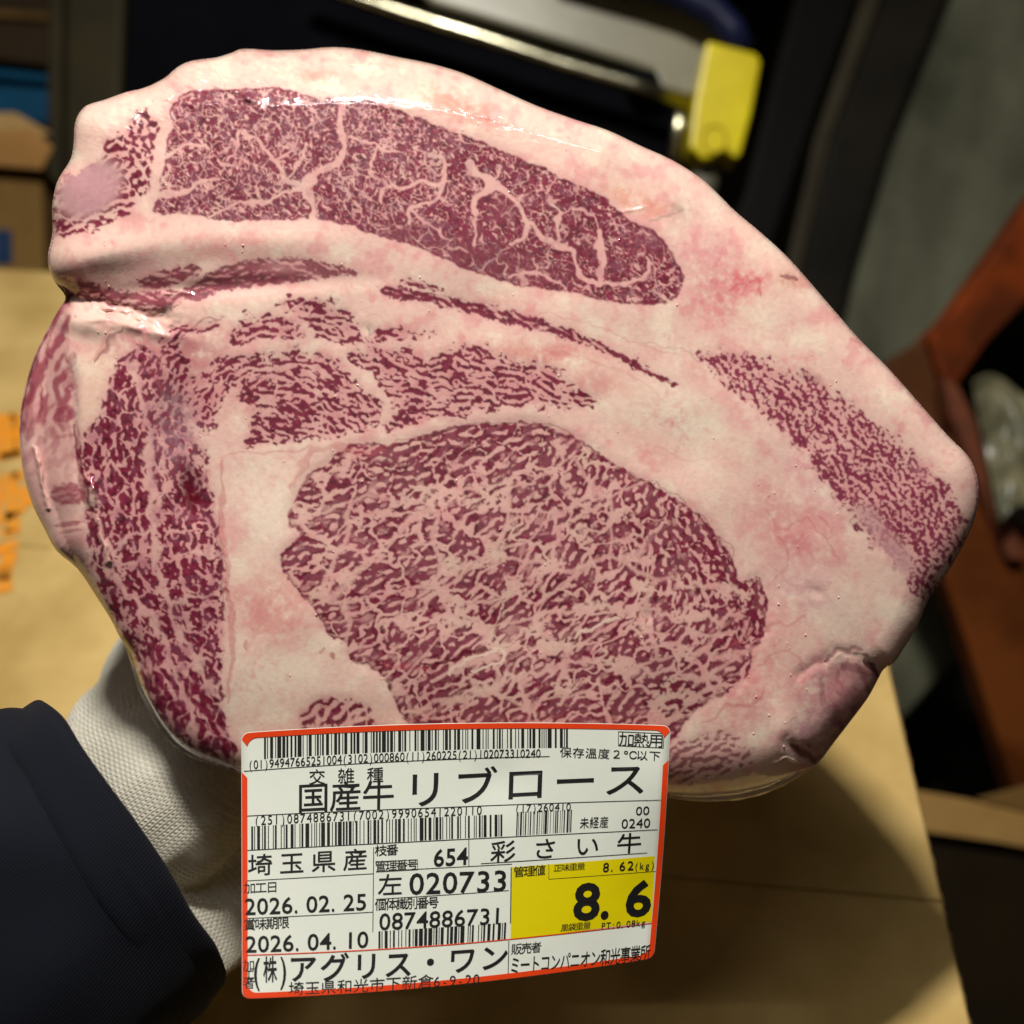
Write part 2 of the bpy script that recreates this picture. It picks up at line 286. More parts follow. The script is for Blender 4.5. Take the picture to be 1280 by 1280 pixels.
# --- eye muscle: clumps with dark rims and paler hearts between broad fat seams
ve, ce = cells(38, -34, 1.5, 61, 5.0)
vg, cg = cells(70, -30, 1.6, 64, 3.0)
fs = np.zeros((ny, nx))
for pts, w in V_EYE:
    d, t = line(pts, 2.2, 80); fs = np.maximum(fs, smooth(w*0.6+1.5, w*0.2, d+1.5*TF*0.4))
tight = smooth(0, 1, gp(500, 575, 80, 40)+gp(870, 680, 90, 60, 40)+gp(640, 550, 150, 26)+gp(940, 770, 30, 60)+gp(560, 880, 60, 40)*0.6)
gape = smooth(2.9-tight*2.5, 5.6-tight*3.9, ve+TF*0.6+T4*1.0)
n = T2*0.62+T1*0.42+TF*0.10+0.82+tight*0.1
m_band = smooth(-0.12, 0.22, n)*(1-0.88*smooth(1.15+tight*0.4, 1.50+tight*0.4, n))       # dark loops
m_worm = smooth(-0.2, 0.2, T1*0.85+T4*0.22+T2*0.2+TF*0.10+0.50)
wsel = 0.35+0.65*smooth(-0.8, 0.3, low(22, 68)+0.3)
rim = np.exp(-((ve-8.2)/2.2)**2)*smooth(-0.8, 0.6, T4+T1*0.5+0.3)
m_eye = np.maximum(mix(m_band, m_worm, wsel), rim*0.95*(1-tight))
m_eye = m_eye*gape*(1-fs*0.97)*(1-smooth(5.0, 1.2, vg+0.5*TF)*0.85*(1-tight))
rim_e = np.exp(-((reg['eye']-2.8)/2.1)**2)*smooth(-0.9, 0.2, noise(36, 67)+0.3)
m_eye = np.maximum(m_eye, rim_e*0.75)
m_eye2 = smooth(-0.25, 0.25, T1*0.8+TF*0.2+0.1)*smooth(0.5, 4, ve)
# --- middle muscle: long thin fibres in bundles
vm, _ = cells(21, 14, 2.4, 71, 4.6)
m_mid = smooth(-0.22, 0.28, T4*0.7+T1*0.35+TF*0.12+0.52+0.28*low(18, 73)-smooth(6.5, 2.0, vm+0.5*TF)*1.3)
# --- left muscle: rounded clumps in columns
vd, _ = cells(24, 84, 1.3, 81, 3.0)
core_d = smooth(4, 10, vd)
m_left = smooth(-0.28, 0.25, T4*0.5+T1*0.5+TF*0.16+0.50+0.3*core_d-smooth(5.0, 1.2, vd+0.6*TF)*1.5)
dvl = np.zeros((ny, nx))
for pts, w in V_LEFT:
    d, t = line(pts, 1.6); dvl = np.maximum(dvl, smooth(w*0.5+2.2, w*0.25, d+0.5*TF))
m_left *= (1-dvl*0.95)
low_l = smooth(790, 880, Y+(200-X)*0.4)
m_left = mix(m_left, smooth(-0.6, 0.4, T1*0.5+0.55-smooth(4.5, 1.0, vd)*1.0)*(1-dvl*0.9), low_l)
# --- right muscle, low muscle, strips, flank
vr, _ = cells(15, 50, 1.5, 91, 3.0)
m_right = smooth(-0.4, 0.4, T1*0.30+T4*0.55+noise(8.5, 97, 0.45)*0.45+TF*0.2+0.22+0.35*low(16, 98)+gp(1010, 590, 90, 20, 48)*0.5-smooth(3.5, 0.5, vr)*0.8)
pr = smooth(0.2, 0.9, gp(1120, 695, 36, 20, 52)+0.5*gp(1150, 590, 30, 16, 40)+0.7*gp(1085, 645, 30, 18, 50))
m_right = mix(m_right, m_right*0.35+0.08, pr)
m_low = smooth(-0.35, 0.35, T1*0.6+T4*0.5+TF*0.15+0.0)*0.75
m_strip = smooth(-0.5, 0.5, T4*0.5+T2*0.4+0.5+0.15*TF)*mix(0.85, 1, smooth(430, 470, X))
m_strip *= 1-0.45*gp(350, 335, 30, 8)
m_flank = smooth(-0.7, 1.0, T2*0.8+T1*0.4+0.1)*0.75*smooth(640, 480, Y)+0.14
fold_m = 0.25+0.35*smooth(0.2, 1.2, T2*0.7+T1*0.4)
# combine (muscle amount 0..1)
M = np.zeros((ny, nx)); RID = np.zeros((ny, nx), np.int8)
for k, (nm, m, e) in enumerate([('strip', m_strip, 1.5), ('mid', m_mid, 3.0), ('flank', m_flank, 6.0), ('left', m_left, 3.5), ('right', m_right, 4.0), ('low', m_low, 5.0), ('eye2', m_eye2, 4.0),
        ('capl', m_capl, 3.5), ('cap', m_cap, 2.2), ('eye', m_eye, 1.5), ('fold', fold_m, 4.0)]):
    w = smooth(-0.5, e, reg[nm]); M = np.maximum(M*(1-w*0.0), m*w); RID[reg[nm] > 0] = k+1
M = np.maximum(M, 0.0)
# faint red wash round each muscle, and inside the marbling
M = blur(M, 0.6); hal = blur(M, 9)
# --- extra drawn marks: (points, width, strength, kind) kind 0 dark red, 1 blood pink, 2 grey line, 3 pure fat
marks = [([(276,578),(277,640),(281,700),(287,750),(291,790),(290,830),(286,880)],9,.45,1),([(272,640),(275,700),(280,760)],3,.35,2),
 ([(1030,824),(1048,814),(1066,813),(1088,826)],9,.6,0),([(1000,836),(1016,830),(1034,822)],4,.35,1),([(1082,826),(1094,836),(1098,846)],7,.85,0),([(990,930),(1004,940),(1020,953)],11,.7,0),([(1026,850),(1031,878),(1046,900),(1058,912)],13,.32,0),([(1052,832),(1075,834),(1100,846)],18,.45,0),([(1070,880),(1060,900),(1040,925)],12,.3,0),
 ([(1018,840),(1010,848),(1000,852)],3,.4,1),([(1040,821),(1068,819),(1086,817)],2.0,.9,3),
 ([(512,551),(576,532),(640,527),(700,538),(775,583),(850,624),(905,676),(922,716)],1.2,.4,2),([(800,428),(840,434),(875,450)],1.1,.22,2),
 ([(640,392),(720,400),(800,430),(850,445)],1.3,.25,1),([(286,568),(340,566),(420,556),(470,560),(520,545)],3.5,.35,1),([(480,562),(460,566),(400,560),(376,585),(362,612)],11,.38,1),
 ([(528,832),(560,828),(585,816),(606,812)],5,.85,0),([(560,842),(590,822),(622,812),(634,818),(620,830),(590,838)],5,1.0,3),([(480,829),(520,836),(545,840)],4,.5,1),
 ([(720,797),(740,785),(775,770)],5,.95,3),([(735,800),(775,783),(785,770)],2.4,.6,0),
 ([(968,664),(985,676),(1003,670)],5,.3,1),([(1022,640),(1040,660)],1.8,.4,1),([(960,705),(1000,735),(1040,728)],4,.2,1),
 ([(903,320),(893,350),(905,385),(918,395)],9,.18,1),([(915,360),(945,350),(950,372)],4,.5,1),([(905,812),(935,795),(960,785),(990,775),(1004,768)],3.5,.32,1),([(930,850),(950,830),(985,815),(1010,835)],4,.3,1),([(960,730),(985,700),(975,668),(960,640)],4,.28,1),([(975,668),(1005,650),(1030,672),(1048,700)],3,.35,1),([(1030,672),(1045,655)],2.5,.3,1),([(880,905),(905,885),(940,880),(955,862)],5,.4,1),([(820,560),(860,575),(900,568)],4,.16,1),([(790,500),(830,520),(850,545),(840,575)],4,.16,1),([(700,440),(740,452),(790,470),(830,500)],3,.2,1),
 ([(975,342),(985,346),(996,354)],6,.6,0),([(1065,425),(1075,434)],2,.4,1),([(858,262),(835,270),(812,274)],4,.45,4),([(700,445),(690,440)],10,.25,1),
 ([(600,322),(640,322),(700,332)],1.1,.3,0),([(545,277),(600,274)],1.1,.3,0),([(228,420),(238,412),(250,406),(276,398)],2.5,.4,0),([(186,460),(196,470),(205,500)],5,.3,1),
 ([(200,397),(206,388),(214,384)],6,.7,4),([(458,410),(462,417),(468,412)],4,.6,4),([(94,530),(97,575),(107,600),(112,640)],4,.6,0),
 
 ([(48,430),(38,480),(32,530)],8,.35,0),([(62,420),(55,470),(50,520)],4,.4,0),([(140,412),(120,450),(140,420)],7,.35,1),([(150,410),(130,440),(120,455)],5,.5,0),
 ([(237,580),(236,612),(240,640)],9,.4,0),([(262,612),(250,625)],3,.4,0),([(310,810),(306,800)],5,.5,1),([(412,818),(416,826)],5,.75,5),([(404,811),(398,816)],4,.5,5)]
acc = [np.zeros((ny, nx)) for _ in range(6)]
for pts, w, s, k in marks:
    d, t = line(pts, 1.0, 40 if w < 10 else 60)
    ends = 0.35+0.65*np.sin(np.pi*np.clip(t*0.9+0.05, 0, 1))
    acc[k] = np.maximum(acc[k], s*smooth(w*0.5*ends+1.4, w*0.5*ends*0.4, d))
# ---------------------------------------------------------------- colours of the cut face (linear albedo)
def lin(r, g, b):
    f = lambda c: (c/255/12.92) if c/255 <= 0.04045 else ((c/255+0.055)/1.055)**2.4
    return np.array([f(r), f(g), f(b)])
def cmix(a, b, t): return a+(b-a)*t[..., None]
def C3(c): return np.broadcast_to(c, (ny, nx, 3)).copy()
FAT = lin(236, 197, 183); FATP = lin(228, 160, 158); FATW = lin(242, 220, 200); MUS = lin(118, 20, 52); MUSD = lin(80, 8, 32); MUSP = lin(156, 50, 84)
f1, f2, f3 = low(16, 101), low(40, 102), low(7, 103)
col = C3(FAT)
wisps = noise(70, 104, 0.8)*0.5+noise(26, 105, 0.6)*0.3+f1*0.35
col = cmix(col, C3(FATW), smooth(0.1, 1.6, f2*0.7+wisps*0.6)*0.8)
col = cmix(col, C3(FATP), smooth(0.0, 1.5, -f2*0.5+wisps*0.7)*0.7)
thread = np.exp(-(noise(44, 106, 0.5)/0.10)**2)*smooth(0.2, 1.4, f1+0.3*noise(30, 107))
col = cmix(col, C3(lin(214, 138, 136)), np.clip(thread*(0.42+0.5*gp(980, 800, 110, 130)+0.3*gp(900, 370, 60, 60)+0.3*gp(350, 780, 50, 60)), 0, .8))
# places of their own: pale fat, pink, orange, lavender
for x, y, r, ry, a, c, s in [(330,600,40,50,0,FATW,.7),(330,680,35,60,0,FATW,.5),(330,850,45,45,0,FATW,.9),(340,770,45,35,0,lin(214,128,124),.55),(360,735,40,25,-30,lin(220,150,140),.5),(400,840,40,30,30,FATW,.5),
    (860,520,80,34,42,FATW,1.0),(800,500,40,30,0,FATW,.8),(900,590,60,26,45,FATW,.8),(960,700,40,40,0,FATW,.5),(940,395,30,28,0,FATW,1.0),(1000,420,20,14,60,FATW,.5),(1040,770,50,40,0,FATW,.7),
    (905,360,42,40,0,lin(222,120,128),.55),(930,352,24,16,0,lin(214,84,100),.55),(895,390,26,22,0,lin(222,110,120),.4),(560,128,42,15,22,lin(226,150,128),.75),(600,140,22,12,20,lin(224,140,128),.6),(400,95,45,9,3,lin(226,150,134),.5),(800,252,42,13,20,lin(214,138,112),.55),(850,268,14,14,0,lin(180,150,140),.5),
    (700,440,36,12,-15,lin(214,92,100),.5),(655,442,40,10,10,lin(222,140,124),.5),(985,350,16,9,30,lin(190,90,70),.6),(1010,345,16,12,40,lin(226,140,128),.4),
    (1035,860,40,40,20,lin(176,104,124),.55),(1010,920,34,24,-40,lin(170,110,130),.5),(1000,740,36,26,0,lin(206,170,172),.5),(950,900,30,22,0,lin(226,190,176),.5),(985,650,45,30,45,lin(216,140,140),.5),(990,680,30,14,20,lin(206,100,106),.45),(905,570,30,14,30,lin(226,150,140),.3),(820,560,40,18,35,lin(228,160,150),.45),(940,630,30,60,-40,lin(224,150,150),.4),(1010,600,20,50,-40,lin(216,150,164),.35),(870,470,40,20,30,lin(226,160,154),.35),(740,480,30,12,10,lin(216,120,120),.4),(760,470,60,20,25,lin(226,160,150),.4),
    (960,780,50,40,0,lin(222,138,138),.45),(930,830,40,36,0,lin(222,140,138),.4),(930,880,40,26,-30,lin(210,110,118),.4),(1000,860,30,30,0,lin(226,146,146),.4),
    (170,330,50,18,-5,lin(206,176,168),.4),(300,300,60,15,0,lin(226,150,146),.35),(270,310,40,14,-10,lin(224,140,140),.35),(120,480,22,60,15,lin(228,190,168),.7),(190,470,22,14,0,lin(216,120,130),.5),
    (1020,480,14,9,60,lin(170,120,130),.4),(1060,530,30,12,40,lin(220,140,150),.3),(1130,640,50,40,0,lin(212,140,150),.3),(420,590,20,40,30,lin(224,150,146),.3),(780,600,6,6,0,lin(210,110,100),.5),(640,375,30,8,15,lin(224,140,130),.35),(235,445,55,50,0,lin(190,96,108),.5),(225,520,30,50,10,lin(170,96,112),.4),(160,425,30,14,-30,lin(200,110,120),.4),(600,450,120,30,12,lin(214,136,134),.35),(300,520,40,30,0,lin(222,150,142),.3),(990,700,60,40,30,lin(222,150,156),.35),(880,320,30,60,0,lin(224,150,156),.3)]:
    g = np.clip(gp(x, y, r, ry, a)*(1+0.35*f1+0.25*f3), 0, 1)*s; col = cmix(col, C3(c), g)
col = cmix(col, C3(lin(214, 142, 146)), np.clip(hal*1.0-0.04, 0, 0.5))                # fat inside the muscles is pinker
inside = np.clip(np.max([smooth(-3, 5, reg[k]) for k in reg], axis=0), 0, 1)
col = cmix(col, C3(lin(222, 164, 160)), inside*0.30)
lm = np.clip(smooth(-4, 10, reg['left'])*(1-dvl*.8)+smooth(-2, 10, reg['mid'])*.8+smooth(-2, 8, reg['strip'])+smooth(0, 8, reg['right'])*.5, 0, 1); col = cmix(col, C3(lin(206, 128, 136)), lm*(0.42+0.12*f1).clip(0, 1))
eye_w = smooth(0, 8, reg['eye'])
col = cmix(col, C3(lin(206, 168, 142)), eye_w*smooth(-0.2, 1.8, f2+0.3*f1)*0.16)
mus = cmix(C3(MUS), C3(MUSD), smooth(-0.2, 1.5, f3*0.6+noise(12, 111)*0.35))
mus = cmix(mus, C3(MUSP), smooth(0.2, 1.8, -f3*0.5-f1*0.4)*0.5)
mus = cmix(mus, C3(lin(158, 92, 104)), smooth(0.3, 1.0, blur(M, 2.2)*0+smooth(9, 15, ve)*eye_w)*0.35)
mus = cmix(mus, C3(lin(150, 66, 92)), smooth(-2, 6, reg['right'])*0.4)
mus = cmix(mus, C3(lin(168, 72, 92)), np.clip(smooth(-2, 6, reg['flank'])+smooth(-2, 6, reg['fold'])*0.6, 0, 1)*0.6)
mus = cmix(mus, C3(lin(134, 60, 76)), smooth(0, 6, reg['cap'])*solid.clip(0, 1)*0.6)
Ms = np.clip(M*0.97, 0, 1)
col = cmix(col, mus, Ms)
for x, y, r, ry, a, s in [(80,518,17,11,-20,.8),(86,618,24,15,2,.85),(85,655,20,3.5,-8,.7),(88,664,18,2.5,-10,.55),(86,478,8,16,10,.5),(90,452,6,14,10,.5),(40,450,8,40,16,.5),(34,520,7,36,4,.4),(82,545,14,3,-10,.4),(98,560,4,40,-4,.5),(105,610,6,30,-12,.6)]:
    q_ = smooth(0.30, 0.55, gp(x, y, r, ry, a)*(1+0.12*noise(16, 131)))*s; col = cmix(col, C3(lin(148, 58, 78)), q_*(0.85+0.15*T4).clip(0, 1))
gy = smooth(0.2, 1.2, f1)*smooth(0, 5, np.maximum(reg['cap'], reg['left']))*0.22
col = cmix(col, C3(lin(150, 104, 122)), gy)
col = cmix(col, C3(lin(190, 140, 150)), sm*0.75*smooth(-1, 3, reg['capl']))
col = cmix(col, C3(lin(150, 112, 122)), np.clip(gp(226, 545, 24, 40, 8)+gp(213, 500, 18, 20)*0.7+0.6*gp(95, 500, 4, 50), 0, 1)*(0.55+0.2*f3).clip(0, 1))
col = cmix(col, C3(lin(196, 150, 158)), pr*0.45*smooth(0, 4, reg['right'])*(1-Ms*0.6))
for k, c, s in [(1, lin(190, 84, 92), .9), (0, lin(96, 12, 34), 1.0), (2, lin(120, 70, 76), .9), (3, lin(236, 204, 188), .95), (4, lin(128, 124, 120), .8), (5, lin(160, 62, 44), .8)]:
    col = cmix(col, C3(c), np.clip(acc[k]*s, 0, 1))
hole = smooth(0.25, 0.9, gp(238, 622, 13, 26, -8))
col = cmix(col, C3(lin(100, 6, 30)), hole*0.85)
dots = (noise(7, 121, 0.3) > 3.6)
col = cmix(col, C3(lin(150, 50, 60)), blur(dots.astype(float), 1.0).clip(0, .9))
col *= (1+0.012*noise(3.2, 122, 0.5)[..., None]+0.022*noise(14, 123)[..., None])
col = col.clip(0.002, 0.95)
# ---------------------------------------------------------------- relief of the cut face (h in layout units, towards the camera)
Rr = 34+70*gp(400, 70, 230, 80)+30*gp(880, 960, 160, 70)+16*gp(60, 480, 60, 200)
q = np.clip(D_OUT/Rr, 0, 1)
h = -Rr*0.85*(1-np.sqrt(np.clip(1-(1-q)**2, 0, 1)))
h -= 22*(1-np.clip(D_OUT/210, 0, 1))**2
h += blur(low(120, 201), 24)*1.7+blur(low(50, 202), 10)*0.28
for k in reg: h -= 0.9*blur(smooth(-6, 8, reg[k]), 5)
h -= 0.6*blur(np.exp(-(reg['eye']/6)**2), 3)
h -= blur(M, 2.5)*0.07
d1, t1 = line([(66,362),(84,368),(120,381),(160,392),(205,404)], 1.0, 120)
h -= 18*np.exp(-(d1/11)**2)*(1-0.55*t1)*(d1 < 90)
h += 12*gp(125, 318, 75, 26, -5)+9*gp(90, 400, 50, 14, 15)+7*gp(165, 405, 60, 10, 14)
h += 6*gp(300, 300, 120, 22, 0)-5*gp(260, 360, 160, 12, -3)
h -= 0.5*np.clip(clean_flank, 0, 200)+6*np.exp(-((clean_flank)/7)**2)*smooth(420, 520, Y)*smooth(760, 660, Y)
h += 5*gp(70, 640, 26, 90, -14)
d2, t2 = line([(44,560),(52,600),(60,636)], 0.3); h += 2.5*np.exp(-(d2/3)**2)
d3, t3 = line([(112,600),(122,650),(135,700)], 0.3); h += 4*np.exp(-(d3/6)**2)
h -= 7*smooth(0.1, 1.0, gp(238, 620, 18, 36, -8))
h -= 10*gp(220, 520, 30, 60, 10)
d4, t4 = line([(1000,842),(1030,824),(1048,815),(1072,820),(1100,842)], 0.5, 80)
h -= 2.2*np.exp(-(d4/8)**2)
h -= 2*smooth(-10, 24, clean_fold); h += 1.5*gp(1045, 880, 14, 40, 30)
d5, t5 = line([(985,928),(1002,940),(1022,955)], 0.5, 60); h -= 3*np.exp(-(d5/10)**2)
h += 4*gp(980, 915, 14, 26)
for x, y in ((845, 264), (205, 390), (460, 412), (1013, 478), (1020, 740), (812, 770)): h -= 1.6*gp(x, y, 10, 7, 30)
for pts in ([(560,960),(620,975),(650,990)], [(905,790),(930,800),(960,790)], [(1028,852),(1034,880),(1047,905)], [(900,440),(960,500),(1010,560)]):
    dd_, _ = line(pts, 1.0); h -= 0.7*np.exp(-(dd_/6)**2)
# little drops of drip caught under the film
bub = noise(7.5, 211, 0.28); where = np.clip(gp(960, 780, 110, 60)+gp(970, 900, 60, 70)+gp(985, 620, 60, 50)+gp(560, 820, 200, 50)*0.5+gp(130, 360, 90, 30)+gp(270, 760, 12, 130)+gp(620, 700, 200, 160)*0.3, 0, 1)
h += 1.3*smooth(3.3, 3.8, bub+where*0.75)
# taut wrinkles of the film along the upper rim
wr = noise(26, 213, 0.5, 0, 2.4)+0.6*noise(12, 214, 0.5, 20, 2.5)
h = h+wr*(0.3+0.7*gp(290, 95, 110, 45))*smooth(80, 25, D_OUT)*smooth(210, 130, Y)+noise(20, 215, 0.5, 10, 2.5)*0.8*gp(140, 392, 80, 16, 8)
for pts, w_, a_ in [([(272,106),(286,114),(300,118),(322,130),(332,142)],4.2,5.0),([(240,92),(262,102),(285,110)],3.4,3.8),([(312,78),(345,72),(372,67)],3.6,4.2),([(330,84),(350,76),(362,66)],2,2.0),([(395,78),(440,80),(480,84),(520,92)],3.2,3.6),
    ([(84,376),(110,382),(140,386),(170,395),(198,410)],4.2,6.5),([(100,388),(140,394),(180,400)],3.2,4.0),([(190,372),(215,366),(250,368)],2.5,2.0),([(43,556),(50,590),(60,636)],2.2,2.4),([(111,600),(116,612),(124,632)],4,5),([(123,645),(130,680),(140,712)],2.6,2.4),([(160,152),(170,142),(182,136)],2.4,2.6),([(196,130),(214,118),(226,110)],2,1.8),
    ([(1040,821),(1060,818),(1086,820)],4.5,2.2),([(275,640),(281,700),(290,760),(292,800)],1.6,1.0),([(965,955),(985,950),(1003,958)],2,2),([(760,270),(790,262),(815,258)],2.4,.8)]:
    dr, tr_ = line(pts, 0.6); h = h+a_*np.exp(-(dr/w_)**2)*np.sin(np.pi*np.clip(tr_, .04, .96))*(0.75+0.25*noise(30, int(pts[0][0])))
# ---------------------------------------------------------------- vertices on the outline
gy_, gx_ = np.gradient(blur(D_OUT, 2.0), S); gn = np.hypot(gx_, gy_)+1e-6
inside_v = D_OUT > 0
near = inside_v & (D_OUT < S*1.4)
XX = np.where(near, X-gx_/gn*D_OUT, X); YY = np.where(near, Y-gy_/gn*D_OUT, Y)
h[near] = (-Rr*0.85-22)[near]
dep = D0-h*(D0/KF)
Fv = np.array(FW); Uv = np.array(UP); Rv = np.array(RT); Cv = np.array(CAM)
PX = (XX-640)/KF*dep; PY = (640-YY)/KF*dep
POS = Cv+Fv*dep[..., None]+Uv*PY[..., None]+Rv*PX[..., None]
# drop the perspective widening of the far rim: keep every point on its own line of sight, as measured
du = np.empty_like(POS); dv_ = np.empty_like(POS)
du[:, 1:-1] = POS[:, 2:]-POS[:, :-2]; du[:, 0] = du[:, 1]; du[:, -1] = du[:, -2]
dv_[1:-1] = POS[2:]-POS[:-2]; dv_[0] = dv_[1]; dv_[-1] = dv_[-2]
NOR = np.cross(dv_, du); NOR /= np.linalg.norm(NOR, axis=2, keepdims=True)+1e-12
if NOR[ny//2, nx//2] @ Fv > 0: NOR = -NOR
quad_ok = inside_v[:-1, :-1] & inside_v[1:, :-1] & inside_v[:-1, 1:] & inside_v[1:, 1:]
ridf = RID[:-1, :-1].astype(int)
bx, by = 0, 0
meat = empty('beef_roast', P(640, 560, D0+0.05), label='vacuum-packed slab of marbled beef with a white fat rim and a price sticker', cat='beef')
# film-wrapped meat surface: the film is the glossy coat, its fine puckers bend only the coat
mm, N, L, b = material('film_wrapped_meat', rough=.45, coat=1.0, spec=.15)
at = N.new('ShaderNodeAttribute'); at.attribute_name = 'tint'; L.new(at.outputs['Color'], b.inputs['Base Color'])
b.inputs['Coat Roughness'].default_value = 0.05; b.inputs['Coat IOR'].default_value = 1.6
b.inputs['Subsurface Weight'].default_value = 0.06; b.inputs['Subsurface Radius'].default_value = (1, .35, .22); b.inputs['Subsurface Scale'].default_value = 0.0025
tc = N.new('ShaderNodeTexCoord')
n1 = N.new('ShaderNodeTexNoise'); n1.inputs['Scale'].default_value = 150; n1.inputs['Detail'].default_value = 5; n1.inputs['Distortion'].default_value = 0.8; L.new(tc.outputs['Object'], n1.inputs[0])
b1 = N.new('ShaderNodeBump'); b1.inputs['Strength'].default_value = 0.25; b1.inputs['Distance'].default_value = 0.0006; L.new(n1.outputs[0], b1.inputs['Height']); L.new(b1.outputs[0], b.inputs['Coat Normal'])
n2 = N.new('ShaderNodeTexNoise'); n2.inputs['Scale'].default_value = 900; n2.inputs['Detail'].default_value = 3; L.new(tc.outputs['Object'], n2.inputs[0])
b2 = N.new('ShaderNodeBump'); b2.inputs['Strength'].default_value = 0.15; b2.inputs['Distance'].default_value = 0.0004; L.new(n2.outputs[0], b2.inputs['Height']); L.new(b2.outputs[0], b.inputs['Normal'])
MEAT = mm
idx = np.arange(nx*ny).reshape(ny, nx)
def face_part(name, sel, label=None):
    js, is_ = np.nonzero(sel & quad_ok)
    if len(js) == 0: return
    q = np.stack([idx[js, is_], idx[js+1, is_], idx[js+1, is_+1], idx[js, is_+1]], 1)
    used, inv = np.unique(q, return_inverse=True); inv = inv.reshape(q.shape)
    me = bpy.data.meshes.new(name); n = len(used); f = len(q)
    me.vertices.add(n); me.vertices.foreach_set('co', POS.reshape(-1, 3)[used].astype(np.float32).ravel())
    me.loops.add(4*f); me.loops.foreach_set('vertex_index', inv.astype(np.int32).ravel())
    me.polygons.add(f); me.polygons.foreach_set('loop_start', np.arange(0, 4*f, 4, dtype=np.int32)); me.polygons.foreach_set('loop_total', np.full(f, 4, np.int32))
    me.polygons.foreach_set('use_smooth', np.ones(f, bool)); me.update(calc_edges=True)
    a = me.attributes.new('tint', 'FLOAT_COLOR', 'POINT'); c = np.ones((n, 4), np.float32); c[:, :3] = col.reshape(-1, 3)[used]; a.data.foreach_set('color', c.ravel())
    me.normals_split_custom_set_from_vertices(NOR.reshape(-1, 3)[used].astype(np.float32))
    o = link(name, me, meat, MEAT)
    if label: o['label'] = label
    return o
names = {1: ('muscle_streak', 'thin dark red streaks of lean between the fat layers'), 2: ('muscle', 'fine-grained lean of long thin fibres above the large eye'), 3: ('side_lean', 'smooth pink lean on the left flank turning away'),
 4: ('muscle', 'upright mottled lean along the left edge with a dark wet hole'), 5: ('muscle', 'slanting speckled lean under the right shoulder of fat'), 6: ('muscle', 'small faint lean at the lower edge right of the sticker'),
 7: ('muscle', 'small dark lean just above the sticker'), 8: ('muscle', 'small lean at the far upper left with a milky smear'), 9: ('cap_muscle', 'long dark red lean across the top with branching white fat threads'),
 10: ('rib_eye_muscle', 'large oval heavily marbled lean in the middle'), 11: ('meat_fold', 'purplish folded flap of meat at the lower right edge')}
for k, (nm, lb) in names.items(): face_part(nm, ridf == k, lb)
face_part('fat', ridf == 0, 'creamy white and pink fat round and between the muscles')
# body of the block behind the cut face
ring = catmull(OUT, 3); n = len(ring)
tn = np.roll(ring, -2, 0)-np.roll(ring, 2, 0); tn /= np.linalg.norm(tn, axis=1, keepdims=True); inw = np.stack([-tn[:, 1], tn[:, 0]], 1)
cen = ring.mean(0)
if ((cen-ring)*inw).sum() < 0: inw = -inw
hb = (Rr*0.85+22); ii = np.clip(((ring[:, 0]-GX0)/S).astype(int), 0, nx-1); jj = np.clip(((ring[:, 1]-GY0)/S).astype(int), 0, ny-1); hr = hb[jj, ii]
smp = ring+inw*9; ii = np.clip(((smp[:, 0]-GX0)/S).astype(int), 0, nx-1); jj = np.clip(((smp[:, 1]-GY0)/S).astype(int), 0, ny-1)
rc = blur(col[..., 0], 5)[jj, ii], blur(col[..., 1], 5)[jj, ii], blur(col[..., 2], 5)[jj, ii]; rc = np.stack(rc, 1)
prof = [(5, -6), (1.5, 0), (0.5, 8), (1.5, 40), (4, 90), (12, 150), (18, 200, .96), (18, 250, .90), (18, 300, .82), (18, 350, .73), (18, 400, .62), (18, 435, .48)]
VV, CC = [], []
nz = np.random.default_rng(5)
tcen = np.array((850, 430.0))
for k, pr_ in enumerate(prof):
    ins, dp = pr_[:2]; scl = pr_[2] if len(pr_) > 2 else 1
    fr = k/(len(prof)-1)
    for i in range(n):
        p = ring[i]+inw[i]*ins
        p = tcen+(p-tcen)*scl
        wob = 3.0*math.sin(i*0.21+k*1.3)*(fr > 0.35)
        base = P(p[0], p[1], D0+hr[i]*D0/KF*0.985)
        # the far rings keep the real size of the outline instead of widening with distance
        lay = P(p[0], p[1], D0)+FW*((hr[i]+dp+wob)*D0/KF)
        VV.append(base+FW*(dp*D0/KF) if k < 3 else lay); CC.append(mix(rc[i], FAT*0.95, min(1, fr*1.3)))
FF = [(k*n+i, k*n+(i+1) % n, (k+1)*n+(i+1) % n, (k+1)*n+i) for k in range(len(prof)-1) for i in range(n)]
VV.append(P(tcen[0], tcen[1], D0)+FW*(450*D0/KF+0.02)); CC.append(FAT); last = len(VV)-1
FF += [((len(prof)-1)*n+i, (len(prof)-1)*n+(i+1) % n, last) for i in range(n)]
o = mesh('side_fat', VV, FF, meat, MEAT, True); a = o.data.attributes.new('tint', 'FLOAT_COLOR', 'POINT')
a.data.foreach_set('color', np.concatenate([np.array(CC), np.ones((len(CC), 1))], 1).astype(np.float32).ravel()); o['label'] = 'rounded fat side and back of the block'
